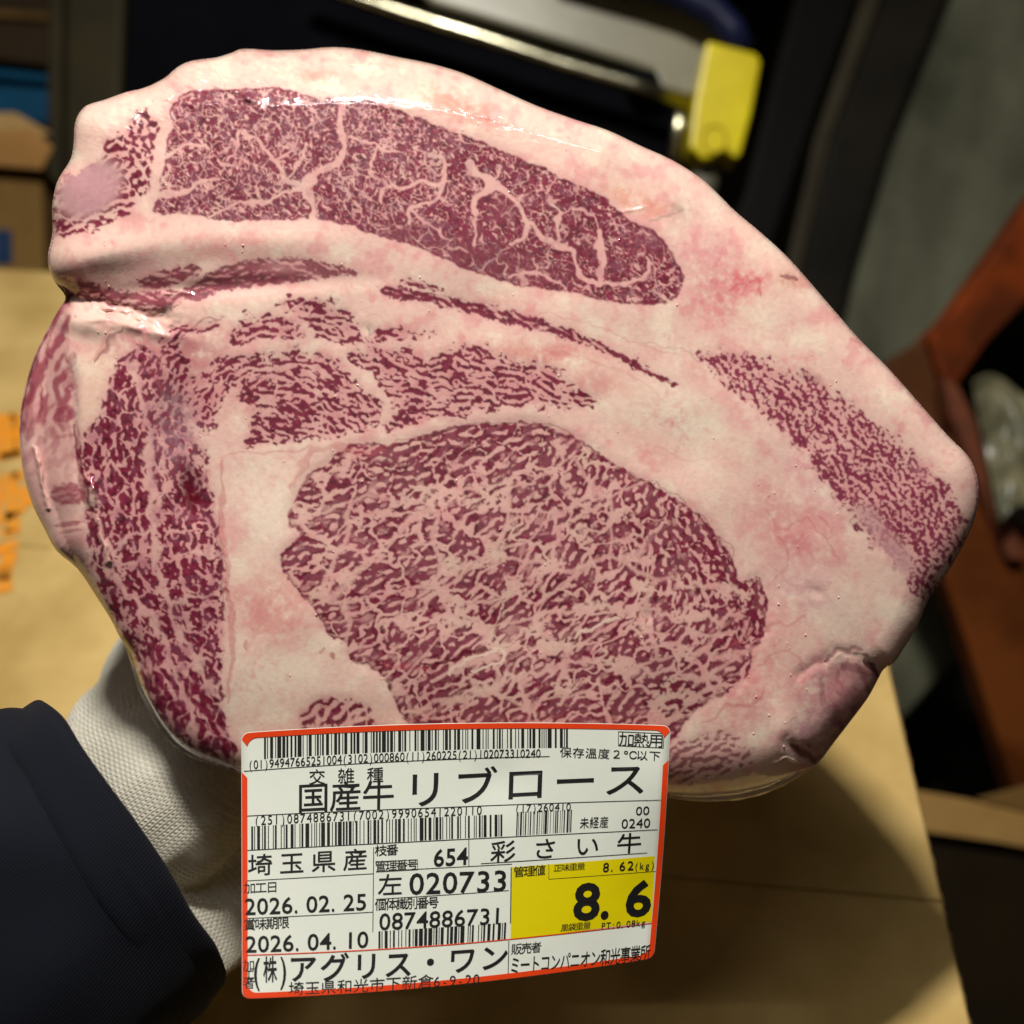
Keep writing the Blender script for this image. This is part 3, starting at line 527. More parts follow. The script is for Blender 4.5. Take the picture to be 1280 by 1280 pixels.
# free edge of the clear film
fm, N, L, b = material('clear_film', lin1(225, 222, 210), .12, 0, 0, .6); b.inputs['Transmission Weight'].default_value = 0.85; b.inputs['IOR'].default_value = 1.35; b.inputs['Alpha'].default_value = 0.55
def film_edge(pts, w, lab):
    c = catmull(pts, 6, False); V = []; F = []
    t = np.gradient(c, axis=0); t /= np.linalg.norm(t, axis=1, keepdims=True); nn = np.stack([-t[:, 1], t[:, 0]], 1)
    if ((c-cen)*nn).sum() < 0: nn = -nn
    for i in range(len(c)):
        s_ = math.sin(math.pi*i/(len(c)-1)); e = w*s_*(1+0.07*math.sin(i*1.1))
        i_ = c[i]-nn[i]*5; o_ = c[i]+nn[i]*e
        V += [P(i_[0], i_[1], D0+0.0135), P(o_[0], o_[1], D0+0.0165+0.0008*math.sin(i*1.1)), P(o_[0], o_[1], D0+0.0169+0.0008*math.sin(i*1.1)), P(i_[0], i_[1], D0+0.0139)]
    for i in range(len(c)-1):
        for k in range(4): F.append((4*i+k, 4*i+(k+1) % 4, 4*i+4+(k+1) % 4, 4*i+4+k))
    o = mesh('film_edge', V, F, meat, fm, True); o['label'] = lab
film_edge([(150,790),(161,812),(176,856),(195,894),(217,924),(240,942),(262,952),(298,966)], 6, 'clear film edge along the lower left')
film_edge([(830,996),(870,999),(915,996),(950,989),(985,976),(1012,962)], 5, 'clear film edge along the lower right')
# ---------------------------------------------------------------- price sticker hanging from the lower edge
def quad_through(p0, p1, p2, um):           # curve through three points, the middle one at um
    p0, p1, p2 = map(np.array, (p0, p1, p2)); c = ((p1-p0)-(p2-p0)*um)/(um*um-um)
    return lambda t: p0+(p2-p0-c)*t+c*t*t
TOPC = quad_through((301.5, 916), (600, 903.5), (838.5, 907), .556); BOTC = quad_through((302.5, 1249), (600, 1228), (817.5, 1198), .578)
LW, LH = 530.0, 320.0
def lab_px(u, v):
    t = TOPC(u); b = BOTC(u); x = t[0]+(b[0]-t[0])*v; y = t[1]+(b[1]-t[1])*v
    return x+2.0*math.sin(math.pi*v)*u, y
def lab_uv(px, py):
    u, v = .5, .5
    for _ in range(14):
        x, y = lab_px(u, v); u += (px-x)/535.0; v += (py-y)/315.0
    return u, v
def lab_pos(u, v, off=0.0):
    x, y = lab_px(u, v)
    d = 0.3255-0.020*(v**1.3)*(1-u)**0.8-0.004*v+0.0012*math.sin(u*5.5+0.6)*(0.3+v)+0.0010*math.exp(-((u-.6)/.07)**2-((v-.22)/.1)**2)-0.0015*math.exp(-((u-1)/.08)**2)*math.sin(v*7)
    return P(x, y, d-off)
def paper(name, color, rough=.38):
    m, N, L, b = material(name, color, rough, 0, 0.25, .5); b.inputs['Coat Roughness'].default_value = .25
    tc = N.new('ShaderNodeTexCoord'); n = N.new('ShaderNodeTexNoise'); n.inputs['Scale'].default_value = 90; n.inputs['Detail'].default_value = 3; L.new(tc.outputs['Object'], n.inputs[0])
    bp = N.new('ShaderNodeBump'); bp.inputs['Strength'].default_value = .25; bp.inputs['Distance'].default_value = .0006; L.new(n.outputs[0], bp.inputs['Height']); L.new(bp.outputs[0], b.inputs['Normal'])
    return m
m_paper = paper('sticker_paper', lin1(220, 224, 214)); m_red = paper('orange_print', lin1(222, 62, 14)); m_yel = paper('yellow_print', lin1(216, 200, 0)); m_ink = paper('black_ink', lin1(16, 16, 17), .5)
def inset_round(b, H, r):
    e = min(b, H-b); return 0.0 if e >= r else r-math.sqrt(max(r*r-(r-e)**2, 0))
rows = [0, .5, 1.2, 2.2, 3.6, 5.4, 7.6, 10]+[10+(LH-20)*i/26 for i in range(1, 27)]; rows += [LH-x for x in (7.6, 5.4, 3.6, 2.2, 1.2, .5, 0)]
V, F, NC = [], [], 40
for off in (0, -0.00018):
    for bb in rows:
        e = inset_round(bb, LH, 10)
        for i in range(NC+1): a = e+(LW-2*e)*i/NC; V.append(lab_pos(a/LW, bb/LH, off))
nr = len(rows); st = nr*(NC+1)
for j in range(nr-1):
    for i in range(NC):
        q = (j*(NC+1)+i, j*(NC+1)+i+1, (j+1)*(NC+1)+i+1, (j+1)*(NC+1)+i); F += [q[::-1], tuple(k+st for k in q)]
edge = [i for i in range(NC+1)]+[j*(NC+1)+NC for j in range(1, nr)]+[(nr-1)*(NC+1)+i for i in range(NC-1, -1, -1)]+[j*(NC+1) for j in range(nr-2, 0, -1)]
F += [(edge[k], edge[(k+1) % len(edge)], edge[(k+1) % len(edge)]+st, edge[k]+st) for k in range(len(edge))]
sticker = mesh('price_sticker', V, F, meat, m_paper, True); sticker['label'] = 'white sticker with orange border, barcodes, Japanese print and a yellow weight box'
def strip2(V, F, p, q, wd, off):             # thin printed rule between two picture points, wd thick in layout units
    u0, v0 = lab_uv(*p); u1, v1 = lab_uv(*q); a = np.array((u0*LW, v0*LH)); b = np.array((u1*LW, v1*LH)); n = max(2, int(np.linalg.norm(b-a)/12)+1)
    d = (b-a)/np.linalg.norm(b-a); nn = np.array((-d[1], d[0]))*wd/2; s0 = len(V)
    for i in range(n+1):
        c = a+(b-a)*i/n
        for s in (-1, 1): e = c+nn*s; V.append(lab_pos(e[0]/LW, e[1]/LH, off))
    F += [(s0+2*i, s0+2*i+1, s0+2*i+3, s0+2*i+2) for i in range(n)]
def up_faces(o):                              # make print face the camera side
    me = o.data
    import bmesh
    bm = bmesh.new(); bm.from_mesh(me)
    for f in bm.faces:
        if f.normal.dot(FW) > 0: f.normal_flip()
    bm.to_mesh(me); bm.free(); return o
def grid_patch(name, c, off, mat, n=16, m=8):  # c: four picture corners TL TR BR BL
    U = [lab_uv(*p) for p in c]; V = []; F = []
    for j in range(m+1):
        for i in range(n+1):
            s, t = i/n, j/m; u = (U[0][0]*(1-s)+U[1][0]*s)*(1-t)+(U[3][0]*(1-s)+U[2][0]*s)*t; v = (U[0][1]*(1-s)+U[1][1]*s)*(1-t)+(U[3][1]*(1-s)+U[2][1]*s)*t
            V.append(lab_pos(u, v, off))
    F = [(j*(n+1)+i, j*(n+1)+i+1, (j+1)*(n+1)+i+1, (j+1)*(n+1)+i) for j in range(m) for i in range(n)]
    return up_faces(mesh(name, V, F, sticker, mat, True))
# border
def rr_loop(x0, y0, x1, y1, r, ch=False):
    pts = []
    for cx, cy, a0 in ((x0+r, y0+r, 180), (x1-r, y0+r, 270), (x1-r, y1-r, 0), (x0+r, y1-r, 90)):
        for k in range(9): a = math.radians(a0+90*k/8); pts.append((cx+r*math.cos(a), cy+r*math.sin(a)))
    out = []
    for i in range(len(pts)):
        p, q = pts[i], pts[(i+1) % len(pts)]; L_ = math.hypot(q[0]-p[0], q[1]-p[1]); k = 48 if L_ > 60 else 1
        out += [(p[0]+(q[0]-p[0])*s/k, p[1]+(q[1]-p[1])*s/k) for s in range(k)]
    return out
lo = rr_loop(0.6, 0.6, LW-0.6, LH-0.6, 9.4); li = rr_loop(7.2, 7.2, LW-7.2, LH-7.2, 12); V = []; F = []
for p, q in zip(lo, li): V += [lab_pos(p[0]/LW, p[1]/LH, .00020), lab_pos(q[0]/LW, q[1]/LH, .00020)]
for i in range(len(lo)):
    j = (i+1) % len(lo); bm_ = (lo[i][1]+lo[j][1])/2
    if (lo[i][0] < 2 or lo[i][0] > LW-2) and 9 < bm_ < 50: continue
    F.append((2*i, 2*i+1, 2*j+1, 2*j))
up_faces(mesh('printed_border', V, F, sticker, m_red, True))
grid_patch('yellow_panel', [(640,1084),(818.5,1070),(814.5,1152),(638,1174)], .00008, m_yel)
V, F = [], []
for p, q, wd in [((305,964),(687,945.5),.8),((307,1020),(560,1009),.8),((560,1009),(826,1000),.8),((307,1063),(560,1050),.8),((560,1050),(822,1037),.8),((467,1059),(466,1165),.9),((307,1101),(467,1092),.7),
    ((307,1148),(466,1140),.7),((586,1049),(586,1083),.9),((601,1079.5),(809,1066),.8),((470,1089),(640,1080),.7),((470,1124),(636,1113),.7),((639,1084),(638,1154),1.2),((636,1176),(635,1226),1.0),
    ((686,1080),(686,1099),.6),((686,1099),(821,1089),.6),((773,914.5),(830,917),.8),((830,917),(829,935),.8),((829,935),(773,932),.8),((773,932),(773,914.5),.8),((469,1077),(522,1074.5),.6),((522,1074.5),(522,1087),.6),((522,1087),(470,1090),.6)]:
    strip2(V, F, p, q, wd, .00016)
up_faces(mesh('ruled_lines', V, F, sticker, m_ink))
V, F = [], []; strip2(V, F, (305,1194), (560,1181), 1.2, .00019); strip2(V, F, (560,1181), (821,1153), 1.2, .00019); up_faces(mesh('red_rule', V, F, sticker, m_red))
# barcodes
def barcode(tl, tr, br, bl, seed, nmod):
    r = random.Random(seed); V, F = [], []; U = [lab_uv(*p) for p in (tl, tr, br, bl)]; x = 0
    def at_(s, t): return ((U[0][0]*(1-s)+U[1][0]*s)*(1-t)+(U[3][0]*(1-s)+U[2][0]*s)*t, (U[0][1]*(1-s)+U[1][1]*s)*(1-t)+(U[3][1]*(1-s)+U[2][1]*s)*t)
    sets = []
    for a in (1, 2, 3, 4):
        for b_ in (1, 2, 3, 4):
            for c in (1, 2, 3, 4):
                for d in (1, 2, 3, 4):
                    for e in (1, 2, 3, 4):
                        f = 11-a-b_-c-d-e
                        if 1 <= f <= 4 and (a+c+e) % 2 == 0: sets.append((a, b_, c, d, e, f))
    seq = [2, 1, 1, 2, 3, 2]
    while sum(seq) < nmod-13: seq += list(r.choice(sets))
    seq += [2, 3, 3, 1, 1, 1, 2]; tot = sum(seq); n = 0
    for k, wd in enumerate(seq):
        if k % 2 == 0:
            s0, s1 = x/tot, (x+wd-0.12)/tot; b0 = len(V)
            for t in (0, .5, 1):
                for s in (s0, s1): V.append(lab_pos(*at_(s, t), .00013))
            F += [(b0, b0+1, b0+3, b0+2), (b0+2, b0+3, b0+5, b0+4)]
        x += wd
    return up_faces(mesh('barcode', V, F, sticker, m_ink))
barcode((330,922), (710,910), (710,934.5), (330,948.5), 1, 290); barcode((314,1033), (628,1018), (628,1045), (314,1062.5), 2, 255); barcode((646,1015), (715,1012), (714,1040), (645,1044.5), 3, 90); barcode((473,1164), (633,1153), (632,1174), (473,1185.5), 4, 123)
# lettering
GL = {}
def glyph(ch, bold):
    k = (ch, bold)
    if k in GL: return GL[k]
    c = bpy.data.curves.new('glyph', 'FONT'); c.body = ch; c.size = 1; c.resolution_u = 3; c.offset = bold; c.fill_mode = 'FRONT'
    o = bpy.data.objects.new('glyph', c); COL.objects.link(o); bpy.context.view_layer.update()
    me = o.to_mesh(); V = [(v.co.x, v.co.y) for v in me.vertices]; F = [tuple(p.vertices) for p in me.polygons]; o.to_mesh_clear()
    bpy.data.objects.remove(o); bpy.data.curves.remove(c); GL[k] = (V, F); return GL[k]
def text(s, xl, yl, xr, yr, H, bold=0.0, fill=None, wide=False, mat=None, off=.00022):
    """s in equal cells along the base line from (xl,yl) to (xr,yr) in picture points, ink height H"""
    u0, v0 = lab_uv(xl, yl); u1, v1 = lab_uv(xr, yr); a = np.array((u0*LW, v0*LH)); b = np.array((u1*LW, v1*LH)); n = len(s); cw = (b[0]-a[0])/n
    V, F = [], []
    for i, ch in enumerate(s):
        if ch == ' ': continue
        gv, gf = glyph(ch, bold)
        if not gv: continue
        asc = ord(ch) < 128; f_ = fill or (.86 if asc else .94)
        xs = [p[0] for p in gv]; gx0, gx1 = min(xs), max(xs)
        if asc:
            zv = [p for p in glyph('0', 0)[0]]; zw = max(p[0] for p in zv)-min(p[0] for p in zv); sy = H/(max(p[1] for p in zv)-min(p[1] for p in zv))
            if ch.isdigit() or ch.isalpha():
                full = zw*(1 if ch.isdigit() else 1.08); sx = cw*f_/full; gx0_ = (gx0+gx1)/2; ox = cw/2-gx0_*sx
            elif ch in '.,': sx = sy*.9; ox = cw*.22-(gx0+gx1)/2*sx
            elif ch in '()': sx = cw*f_/(2.0*(gx1-gx0)); ox = cw/2-(gx0+gx1)/2*sx
            else: sx = cw*f_/zw*.8; ox = cw/2-(gx0+gx1)/2*sx
            oy = 0
        else:
            kv = glyph('国', 0)[0]; kx = [p[0] for p in kv]; ky = [p[1] for p in kv]; kw = max(kx)-min(kx); kh = max(ky)-min(ky)
            sy = H/kh; sx = (min(cw*f_, H*1.12) if not wide else cw*f_)/kw; ox = cw/2-(max(kx)+min(kx))/2*sx; oy = -min(ky)*sy
        base = a+(b-a)*((i+0.0)/n); slope = (b[1]-a[1])/(b[0]-a[0]); st_ = len(V)
        for x, y in gv:
            aa = base[0]+ox+x*sx; bb = base[1]+slope*(ox+x*sx)-(y*sy+oy); V.append(lab_pos(aa/LW, bb/LH, off))
        F += [tuple(st_+k for k in f) for f in gf]
    if V: return up_faces(mesh('lettering', V, F, sticker, mat or m_ink))
text('(01)94947665251004(3102)000860(11)260225(21)102073310240', 310, 961.5, 676, 946.5, 10.5)
text('交雑種', 378, 981, 487, 977, 17, 0, .50); text('国産牛', 371, 1016, 493, 1010, 33, .004, .86)
text('リブロース', 500, 1011, 812, 993, 42, .006, .76); text('加熱用', 774, 932.5, 829, 934, 17); text('保存温度２℃以下', 699, 946.5, 826, 951, 12.5, 0, .8)
text('(251)0874886731(7002)99906541220110', 317, 1031.5, 603, 1018, 11, 0, .74); text('(17)260410', 643, 1015.5, 714, 1013, 10, 0, .8)
text('未経産', 724, 1036, 761, 1034, 14, 0, .8); text('00', 794, 1019, 812, 1018, 11.5); text('0240', 776, 1035.5, 813, 1034, 12.5)
text('埼玉県産', 305, 1095, 464, 1086, 24, .004, .74); text('枝番', 469, 1070, 497, 1068.5, 12.5, .004); text('654', 541, 1083, 585, 1080, 20.5, .014)
text('彩さい牛', 602, 1079, 812, 1064, 25, .004, .52); text('管理番号', 469, 1089, 522, 1086.5, 12, 0)
text('加工日', 305, 1117, 347, 1115, 12.5); text('2026.02.25', 305, 1143.5, 459, 1137, 19.5, .009)
text('左', 473, 1119.5, 502, 1118, 24, .004); text('020733', 510, 1118, 635, 1113, 25.5, .009, .84)
text('個体識別番号', 469, 1138, 548, 1134.5, 13, .004); text('0874886731', 473, 1162.5, 629, 1154, 20, .007)
text('賞味期限', 305, 1163, 361, 1160, 13, .004); text('2026.04.10', 306, 1190.5, 461, 1184, 19.5, .009)
text('管理値', 642, 1096.5, 681, 1093.5, 12.5, 0, None, False, None, .0003); text('正味重量', 692, 1089.5, 731, 1086.5, 8.5, 0, None, False, None, .0003)
text('8.62', 752, 1090, 793, 1087, 12, .004, .72, False, None, .0003); text('(kg)', 792, 1087.5, 819, 1085, 9.5, 0, .8, False, None, .0003)
text('8.6', 716, 1149.5, 813, 1142.8, 46, .026, .92, False, None, .0003)
text('風袋重量', 701, 1164.5, 738, 1160.5, 9, 0, None, False, None, .0003); text('PT:0.08kg', 751, 1161.5, 807, 1156.5, 8.5, 0, .8, False, None, .0003)
text('加', 304, 1213, 318, 1212.5, 12); text('工', 304, 1224, 318, 1223.5, 11); text('者', 304, 1236, 318, 1235.5, 13)
text('(株)', 313, 1228.5, 362, 1226, 29, .012, .9, True); text('アグリス・ワン', 358, 1228, 637, 1211, 31, .014, .78)
text('埼玉県和光市下新倉', 360, 1244.5, 542, 1234, 15.5, 0, .86); text('6-9-20', 541, 1234, 600, 1230.5, 13, 0, .8)
text('販売者', 639, 1193.5, 676, 1190, 13, 0); text('ミートコンパニオン和光事業所', 637, 1218, 812, 1200, 21, .003, .9)
# ---------------------------------------------------------------- the holder's arm: knitted glove and jacket sleeve
AX = Vector((.84, .54))                     # direction of the arm in layout units (x right, y up)
pn = (0.54, 0.84)                           # across it (x right, y down)
arm = empty('person', P(120, 1120, .36), label='person in a dark navy jacket sleeve and white knitted glove, holding the beef from below', cat='person')
def loft(secs, seg=64, lump=0.0, seed=1, cap=True, tilt=0.0):
    r = random.Random(seed); ph = [r.uniform(0, 6) for _ in range(8)]; V, F = [], []
    for k, (x, y, d, a, b_) in enumerate(secs):
        c = P(x, y, d); nx_ = RT*pn[0]-UP*pn[1]
        for i in range(seg):
            t = 2*math.pi*i/seg; q = 1+lump*(math.sin(3*t+ph[0]+k*.23)+.6*math.sin(5*t+ph[1]-k*.37)+.5*math.sin(2*t+ph[2]+k*.5))
            V.append(c+nx_*(a*math.cos(t)*q)-FW*(b_*math.sin(t)*q)+(RT*AX[0]+UP*AX[1])*(tilt*math.sin(t)))
    for k in range(len(secs)-1):
        for i in range(seg): F.append((k*seg+i, k*seg+(i+1) % seg, (k+1)*seg+(i+1) % seg, (k+1)*seg+i))
    if cap: F += [tuple(range(seg))[::-1], tuple((len(secs)-1)*seg+i for i in range(seg))]
    return V, F
def resample(secs, n):
    a = np.array(secs, float); return [tuple(r) for r in catmull(a, n, False)]
gm, N, L, b = material('knitted_cotton', lin1(196, 190, 172), .9)
tc = N.new('ShaderNodeTexCoord')
def vm_(op, a, c=None):
    n = N.new('ShaderNodeVectorMath'); n.operation = op; L.new(a, n.inputs[0])
    if c is not None: n.inputs[1].default_value = c
    return n
def mt(op, a, c=None, d=None):
    n = N.new('ShaderNodeMath'); n.operation = op
    for i, v in enumerate((a, c, d)):
        if v is None: continue
        if isinstance(v, (int, float)): n.inputs[i].default_value = v
        else: L.new(v, n.inputs[i])
    return n.outputs[0]
axw = (RT*AX[0]+UP*AX[1]).normalized(); nxw = (RT*pn[0]-UP*pn[1]).normalized()
nz_ = N.new('ShaderNodeTexNoise'); nz_.inputs['Scale'].default_value = 45; L.new(tc.outputs['Object'], nz_.inputs[0])
wob = mt('MULTIPLY', mt('SUBTRACT', nz_.outputs[0], .5), .004)
sA = mt('ADD', vm_('DOT_PRODUCT', tc.outputs['Object'], tuple(axw)).outputs['Value'], wob); sB = mt('ADD', vm_('DOT_PRODUCT', tc.outputs['Object'], tuple(nxw)).outputs['Value'], wob)
tri = mt('PINGPONG', mt('MULTIPLY', sB, 1/.0010), 1.0)
wave = mt('SINE', mt('MULTIPLY', mt('ADD', mt('MULTIPLY', sA, 1/.0019), mt('MULTIPLY', tri, .45)), 6.2832))
col_ = mt('SINE', mt('MULTIPLY', tri, 3.1416))
hgt = mt('ADD', mt('MULTIPLY', wave, .5), mt('MULTIPLY', col_, .7))
bp = N.new('ShaderNodeBump'); bp.inputs['Strength'].default_value = 1.0; bp.inputs['Distance'].default_value = .00065; L.new(hgt, bp.inputs['Height']); L.new(bp.outputs[0], b.inputs['Normal'])
n3 = N.new('ShaderNodeTexNoise'); n3.inputs['Scale'].default_value = 30; n3.inputs['Detail'].default_value = 5; L.new(tc.outputs['Object'], n3.inputs[0])
cr = N.new('ShaderNodeValToRGB'); cr.color_ramp.elements[0].color = lin1(190, 184, 168); cr.color_ramp.elements[1].color = lin1(216, 212, 196); cr.color_ramp.elements[0].position = .35; cr.color_ramp.elements[1].position = .65; L.new(n3.outputs[0], cr.inputs[0]); L.new(cr.outputs[0], b.inputs['Base Color'])
b.inputs['Sheen Weight'].default_value = .15
secs = resample([(60,1160,.345,.046,.034),(130,1105,.358,.055,.036),(182,1068,.388,.0610,.036),(240,1018,.416,.0645,.033),(305,955,.428,.055,.028),(370,890,.428,.050,.019),(430,830,.437,.043,.014)], 6)
V, F = loft(secs, 56, .012)
import bmesh
def add_chain(V, F, pts, rs, seg=20):
    """tapering tube with round ends, for a finger or the thumb"""
    pts = [Vector(p) for p in catmull([tuple(p) for p in pts], 5, False)]; rr = np.interp(np.linspace(0, 1, len(pts)), np.linspace(0, 1, len(rs)), rs)
    t0 = (pts[0]-pts[1]).normalized(); t1 = (pts[-1]-pts[-2]).normalized()
    head = [(pts[0]+t0*rr[0]*s, rr[0]*c) for s, c in ((.98, .15), (.8, .6), (.45, .9))]; tail = [(pts[-1]+t1*rr[-1]*s, rr[-1]*c) for s, c in ((.45, .9), (.8, .6), (.98, .15))]
    lst = head+list(zip(pts, rr))+tail; up = None; s0 = len(V)
    for i, (p, r_) in enumerate(lst):
        t = (lst[min(i+1, len(lst)-1)][0]-lst[max(i-1, 0)][0]).normalized(); a = t.orthogonal().normalized() if up is None else (up-t*up.dot(t)).normalized(); up = a; bb = t.cross(a)
        for k in range(seg): th = 2*math.pi*k/seg; V.append(p+(a*math.cos(th)+bb*math.sin(th))*r_)
    n_ = len(lst)
    F += [(s0+i*seg+k, s0+i*seg+(k+1) % seg, s0+(i+1)*seg+(k+1) % seg, s0+(i+1)*seg+k) for i in range(n_-1) for k in range(seg)]
    F += [tuple(s0+k for k in range(seg))[::-1], tuple(s0+(n_-1)*seg+k for k in range(seg))]
BK = .4375
for ch, rs in [([P(330,880,.425), P(430,760,BK), P(470,680,BK+.004), P(490,640,BK+.010)], (.017, .0125, .0115, .0095)), ([P(360,900,.428), P(480,800,BK), P(540,740,BK+.008), P(580,700,BK+.016)], (.017, .013, .0118, .0098)),
               ([P(390,920,.428), P(520,840,BK), P(580,785,BK+.008), P(625,745,BK+.018)], (.016, .0125, .0112, .0092)), ([P(400,945,.426), P(520,890,BK), P(590,840,BK+.004), P(635,810,BK+.012)], (.015, .011, .0098, .0082)),
               ([P(235,960,.402), P(190,895,.424), P(182,840,.430), P(215,770,.432)], (.030, .024, .0185, .0125)), ([P(210,1010,.395), P(165,930,.412), P(178,880,.420)], (.034, .030, .022))]:
    add_chain(V, F, ch, rs)
glove = mesh('glove', V, F, arm, gm, True); rm = glove.modifiers.new('union', 'REMESH'); rm.mode = 'VOXEL'; rm.voxel_size = .0019; rm.use_smooth_shade = True
sm_ = glove.modifiers.new('soften', 'SMOOTH'); sm_.iterations = 9; sm_.factor = .6; glove['label'] = 'off-white knitted cotton glove'
# sleeve
def cloth(name, c1, c2):
    m, N, L, b = material(name, c1, .85); b.inputs['Sheen Weight'].default_value = .03; b.inputs['Specular IOR Level'].default_value = .2
    tc = N.new('ShaderNodeTexCoord'); d = N.new('ShaderNodeVectorMath'); d.operation = 'DOT_PRODUCT'; L.new(tc.outputs['Object'], d.inputs[0]); d.inputs[1].default_value = tuple((nxw*.96+axw*.28).normalized())
    s = N.new('ShaderNodeMath'); s.operation = 'MULTIPLY'; s.inputs[1].default_value = 6.2832/.00095; L.new(d.outputs['Value'], s.inputs[0])
    s2 = N.new('ShaderNodeMath'); s2.operation = 'SINE'; L.new(s.outputs[0], s2.inputs[0])
    n = N.new('ShaderNodeTexNoise'); n.inputs['Scale'].default_value = 800; n.inputs['Detail'].default_value = 2; L.new(tc.outputs['Object'], n.inputs[0])
    ad = N.new('ShaderNodeMath'); ad.operation = 'ADD'; L.new(s2.outputs[0], ad.inputs[0]); L.new(n.outputs[0], ad.inputs[1])
    bp = N.new('ShaderNodeBump'); bp.inputs['Strength'].default_value = .4; bp.inputs['Distance'].default_value = .0003; L.new(ad.outputs[0], bp.inputs['Height']); L.new(bp.outputs[0], b.inputs['Normal'])
    mx = N.new('ShaderNodeMix'); mx.data_type = 'RGBA'; mx.inputs[6].default_value = c1; mx.inputs[7].default_value = c2; mr = N.new('ShaderNodeMapRange'); mr.inputs[1].default_value = -.6; mr.inputs[2].default_value = 1.8
    L.new(ad.outputs[0], mr.inputs[0]); L.new(mr.outputs[0], mx.inputs[0]); L.new(mx.outputs[2], b.inputs['Base Color'])
    return m
navy = cloth('navy_twill', lin1(6, 9, 18), lin1(13, 17, 30))
def sleeve_part(name, secs, lump, seed, th=.0025, lab=None):
    V, F = loft(secs, 96, lump, seed, False, .026); o = mesh(name, V, F, arm, navy, True); so = o.modifiers.new('thickness', 'SOLIDIFY'); so.thickness = th; so.offset = -1
    tx = bpy.data.textures.get('cloth_folds') or bpy.data.textures.new('cloth_folds', 'CLOUDS'); tx.noise_scale = .055; tx.noise_depth = 1
    o.modifiers.new('sub', 'SUBSURF').render_levels = 1; dm = o.modifiers.new('folds', 'DISPLACE'); dm.texture = tx; dm.strength = .011; dm.mid_level = .5; dm.texture_coords = 'GLOBAL'
    if lab: o['label'] = lab
    return o
sl = sleeve_part('sleeve', resample([(152,1050,.333,.0565,.040),(128,1072,.331,.0610,.043),(60,1128,.327,.0660,.047),(-30,1200,.322,.076,.050),(-130,1290,.318,.085,.052),(-260,1400,.312,.09,.055)], 9), .022, 3)
o = sleeve_part('cuff_hem', [(158+x*-1.0, 1045+x*.86, .333-.00006*x, .0575+.00005*x+e, .0415+.00005*x+e) for x, e in ((0, -.0012), (2, .0002), (5, .0008), (24, .0010), (44, .0010), (50, .0004), (53, -.0008))], .022, 3, .0012, 'folded hem round the sleeve opening')
if 0: tube('stitching', [P(152-x*-0+pn[0]*t*186-46, 1045+pn[1]*t*186+39, .333-.0435*math.sqrt(max(1-t*t, 0))-.0004) for t in np.linspace(-.93, .93, 40) for x in (0,)], .0004, arm, material('thread', lin1(24, 28, 42), .8)[0], 6)
# ---------------------------------------------------------------- cartons
def board(name, c1, c2): return noisy(name, c1, c2, 14, .78, 0, .5, 420, 12, (1, 1, 1), (0, 0, 0), .0006, (.36, .64))
kraft = board('kraft_board', lin1(170, 141, 82), lin1(198, 169, 108)); kraft2 = board('brown_board', lin1(150, 108, 58), lin1(168, 124, 70)); flute = noisy('cut_board_edge', lin1(150, 112, 66), lin1(186, 150, 98), 300, .9, 0, .6, 700)
PSI = -math.radians(5.4); ZC = 1.07
e1 = Vector((math.cos(PSI), math.sin(PSI), 0)); e2 = Vector((-math.sin(PSI), math.cos(PSI), 0))
RE = G(1212, 1280, ZC); LE = G(0, 790, ZC)
xr = RE.dot(e1); xl = LE.dot(e1); ySeam = G(1000, 1110, ZC).dot(e2); yB = 0.462; yF = 2*ySeam-yB
def W3(a, b_, z): return e1*a+e2*b_+Vector((0, 0, z))
def carton(label, x0, x1, y0, y1, z0, z1, mat, tape=True, group=None, seam=None, names='cardboard_carton'):
    r = empty(names, W3((x0+x1)/2, (y0+y1)/2, z0), label=label, cat='carton', group=group); t = .005
    def bx(nm, a0, a1, b0, b1, c0, c1, m=mat, bv=.0008):
        V = [W3(a, b_, c) for c in (c0, c1) for a, b_ in ((a0, b0), (a1, b0), (a1, b1), (a0, b1))]
        o = mesh(nm, V, [(3, 2, 1, 0), (4, 5, 6, 7), (0, 1, 5, 4), (1, 2, 6, 5), (2, 3, 7, 6), (3, 0, 4, 7)], r, m); bevel_mod(o, bv); return o
    zt = z1-t
    bx('side_panel', x0, x0+t, y0, y1, z0, zt); bx('side_panel', x1-t, x1, y0, y1, z0, zt); bx('end_panel', x0+t, x1-t, y0, y0+t, z0, zt); bx('end_panel', x0+t, x1-t, y1-t, y1, z0, zt); bx('bottom_panel', x0+t, x1-t, y0+t, y1-t, z0+.002, z0+t)
    s = seam if seam is not None else (y0+y1)/2
    bx('flap', x0-.0005, x1+.0005, y0-.0005, s-.0002, zt+.0003, z1, mat, .0014); bx('flap', x0-.0005, x1+.0005, s+.0002, y1+.0005, zt+.0003, z1, mat, .0014)
    return r
c1 = carton('tan cardboard carton under the beef and glove, their shadow on its top', xl, xr, yF, yB, ZC-.30, ZC, kraft, seam=ySeam)
'''
tp, N, L, b = material('packing_tape', lin1(170, 130, 76), .22, 0, .4); b.inputs['Alpha'].default_value = .12
V = [W3(a, ySeam+s, ZC+.0006) for a in (xl, xr) for s in (-.025, .025)]; V += [W3(xr+.0012, ySeam+s, ZC-.06) for s in (-.025, .025)]+[W3(xl-.0012, ySeam+s, ZC-.06) for s in (-.025, .025)]
o = mesh('packing_tape', V, [(0, 2, 3, 1), (2, 4, 5, 3), (6, 0, 1, 7)], c1, tp); o.modifiers.new('s', 'SOLIDIFY').thickness = .0002
'''
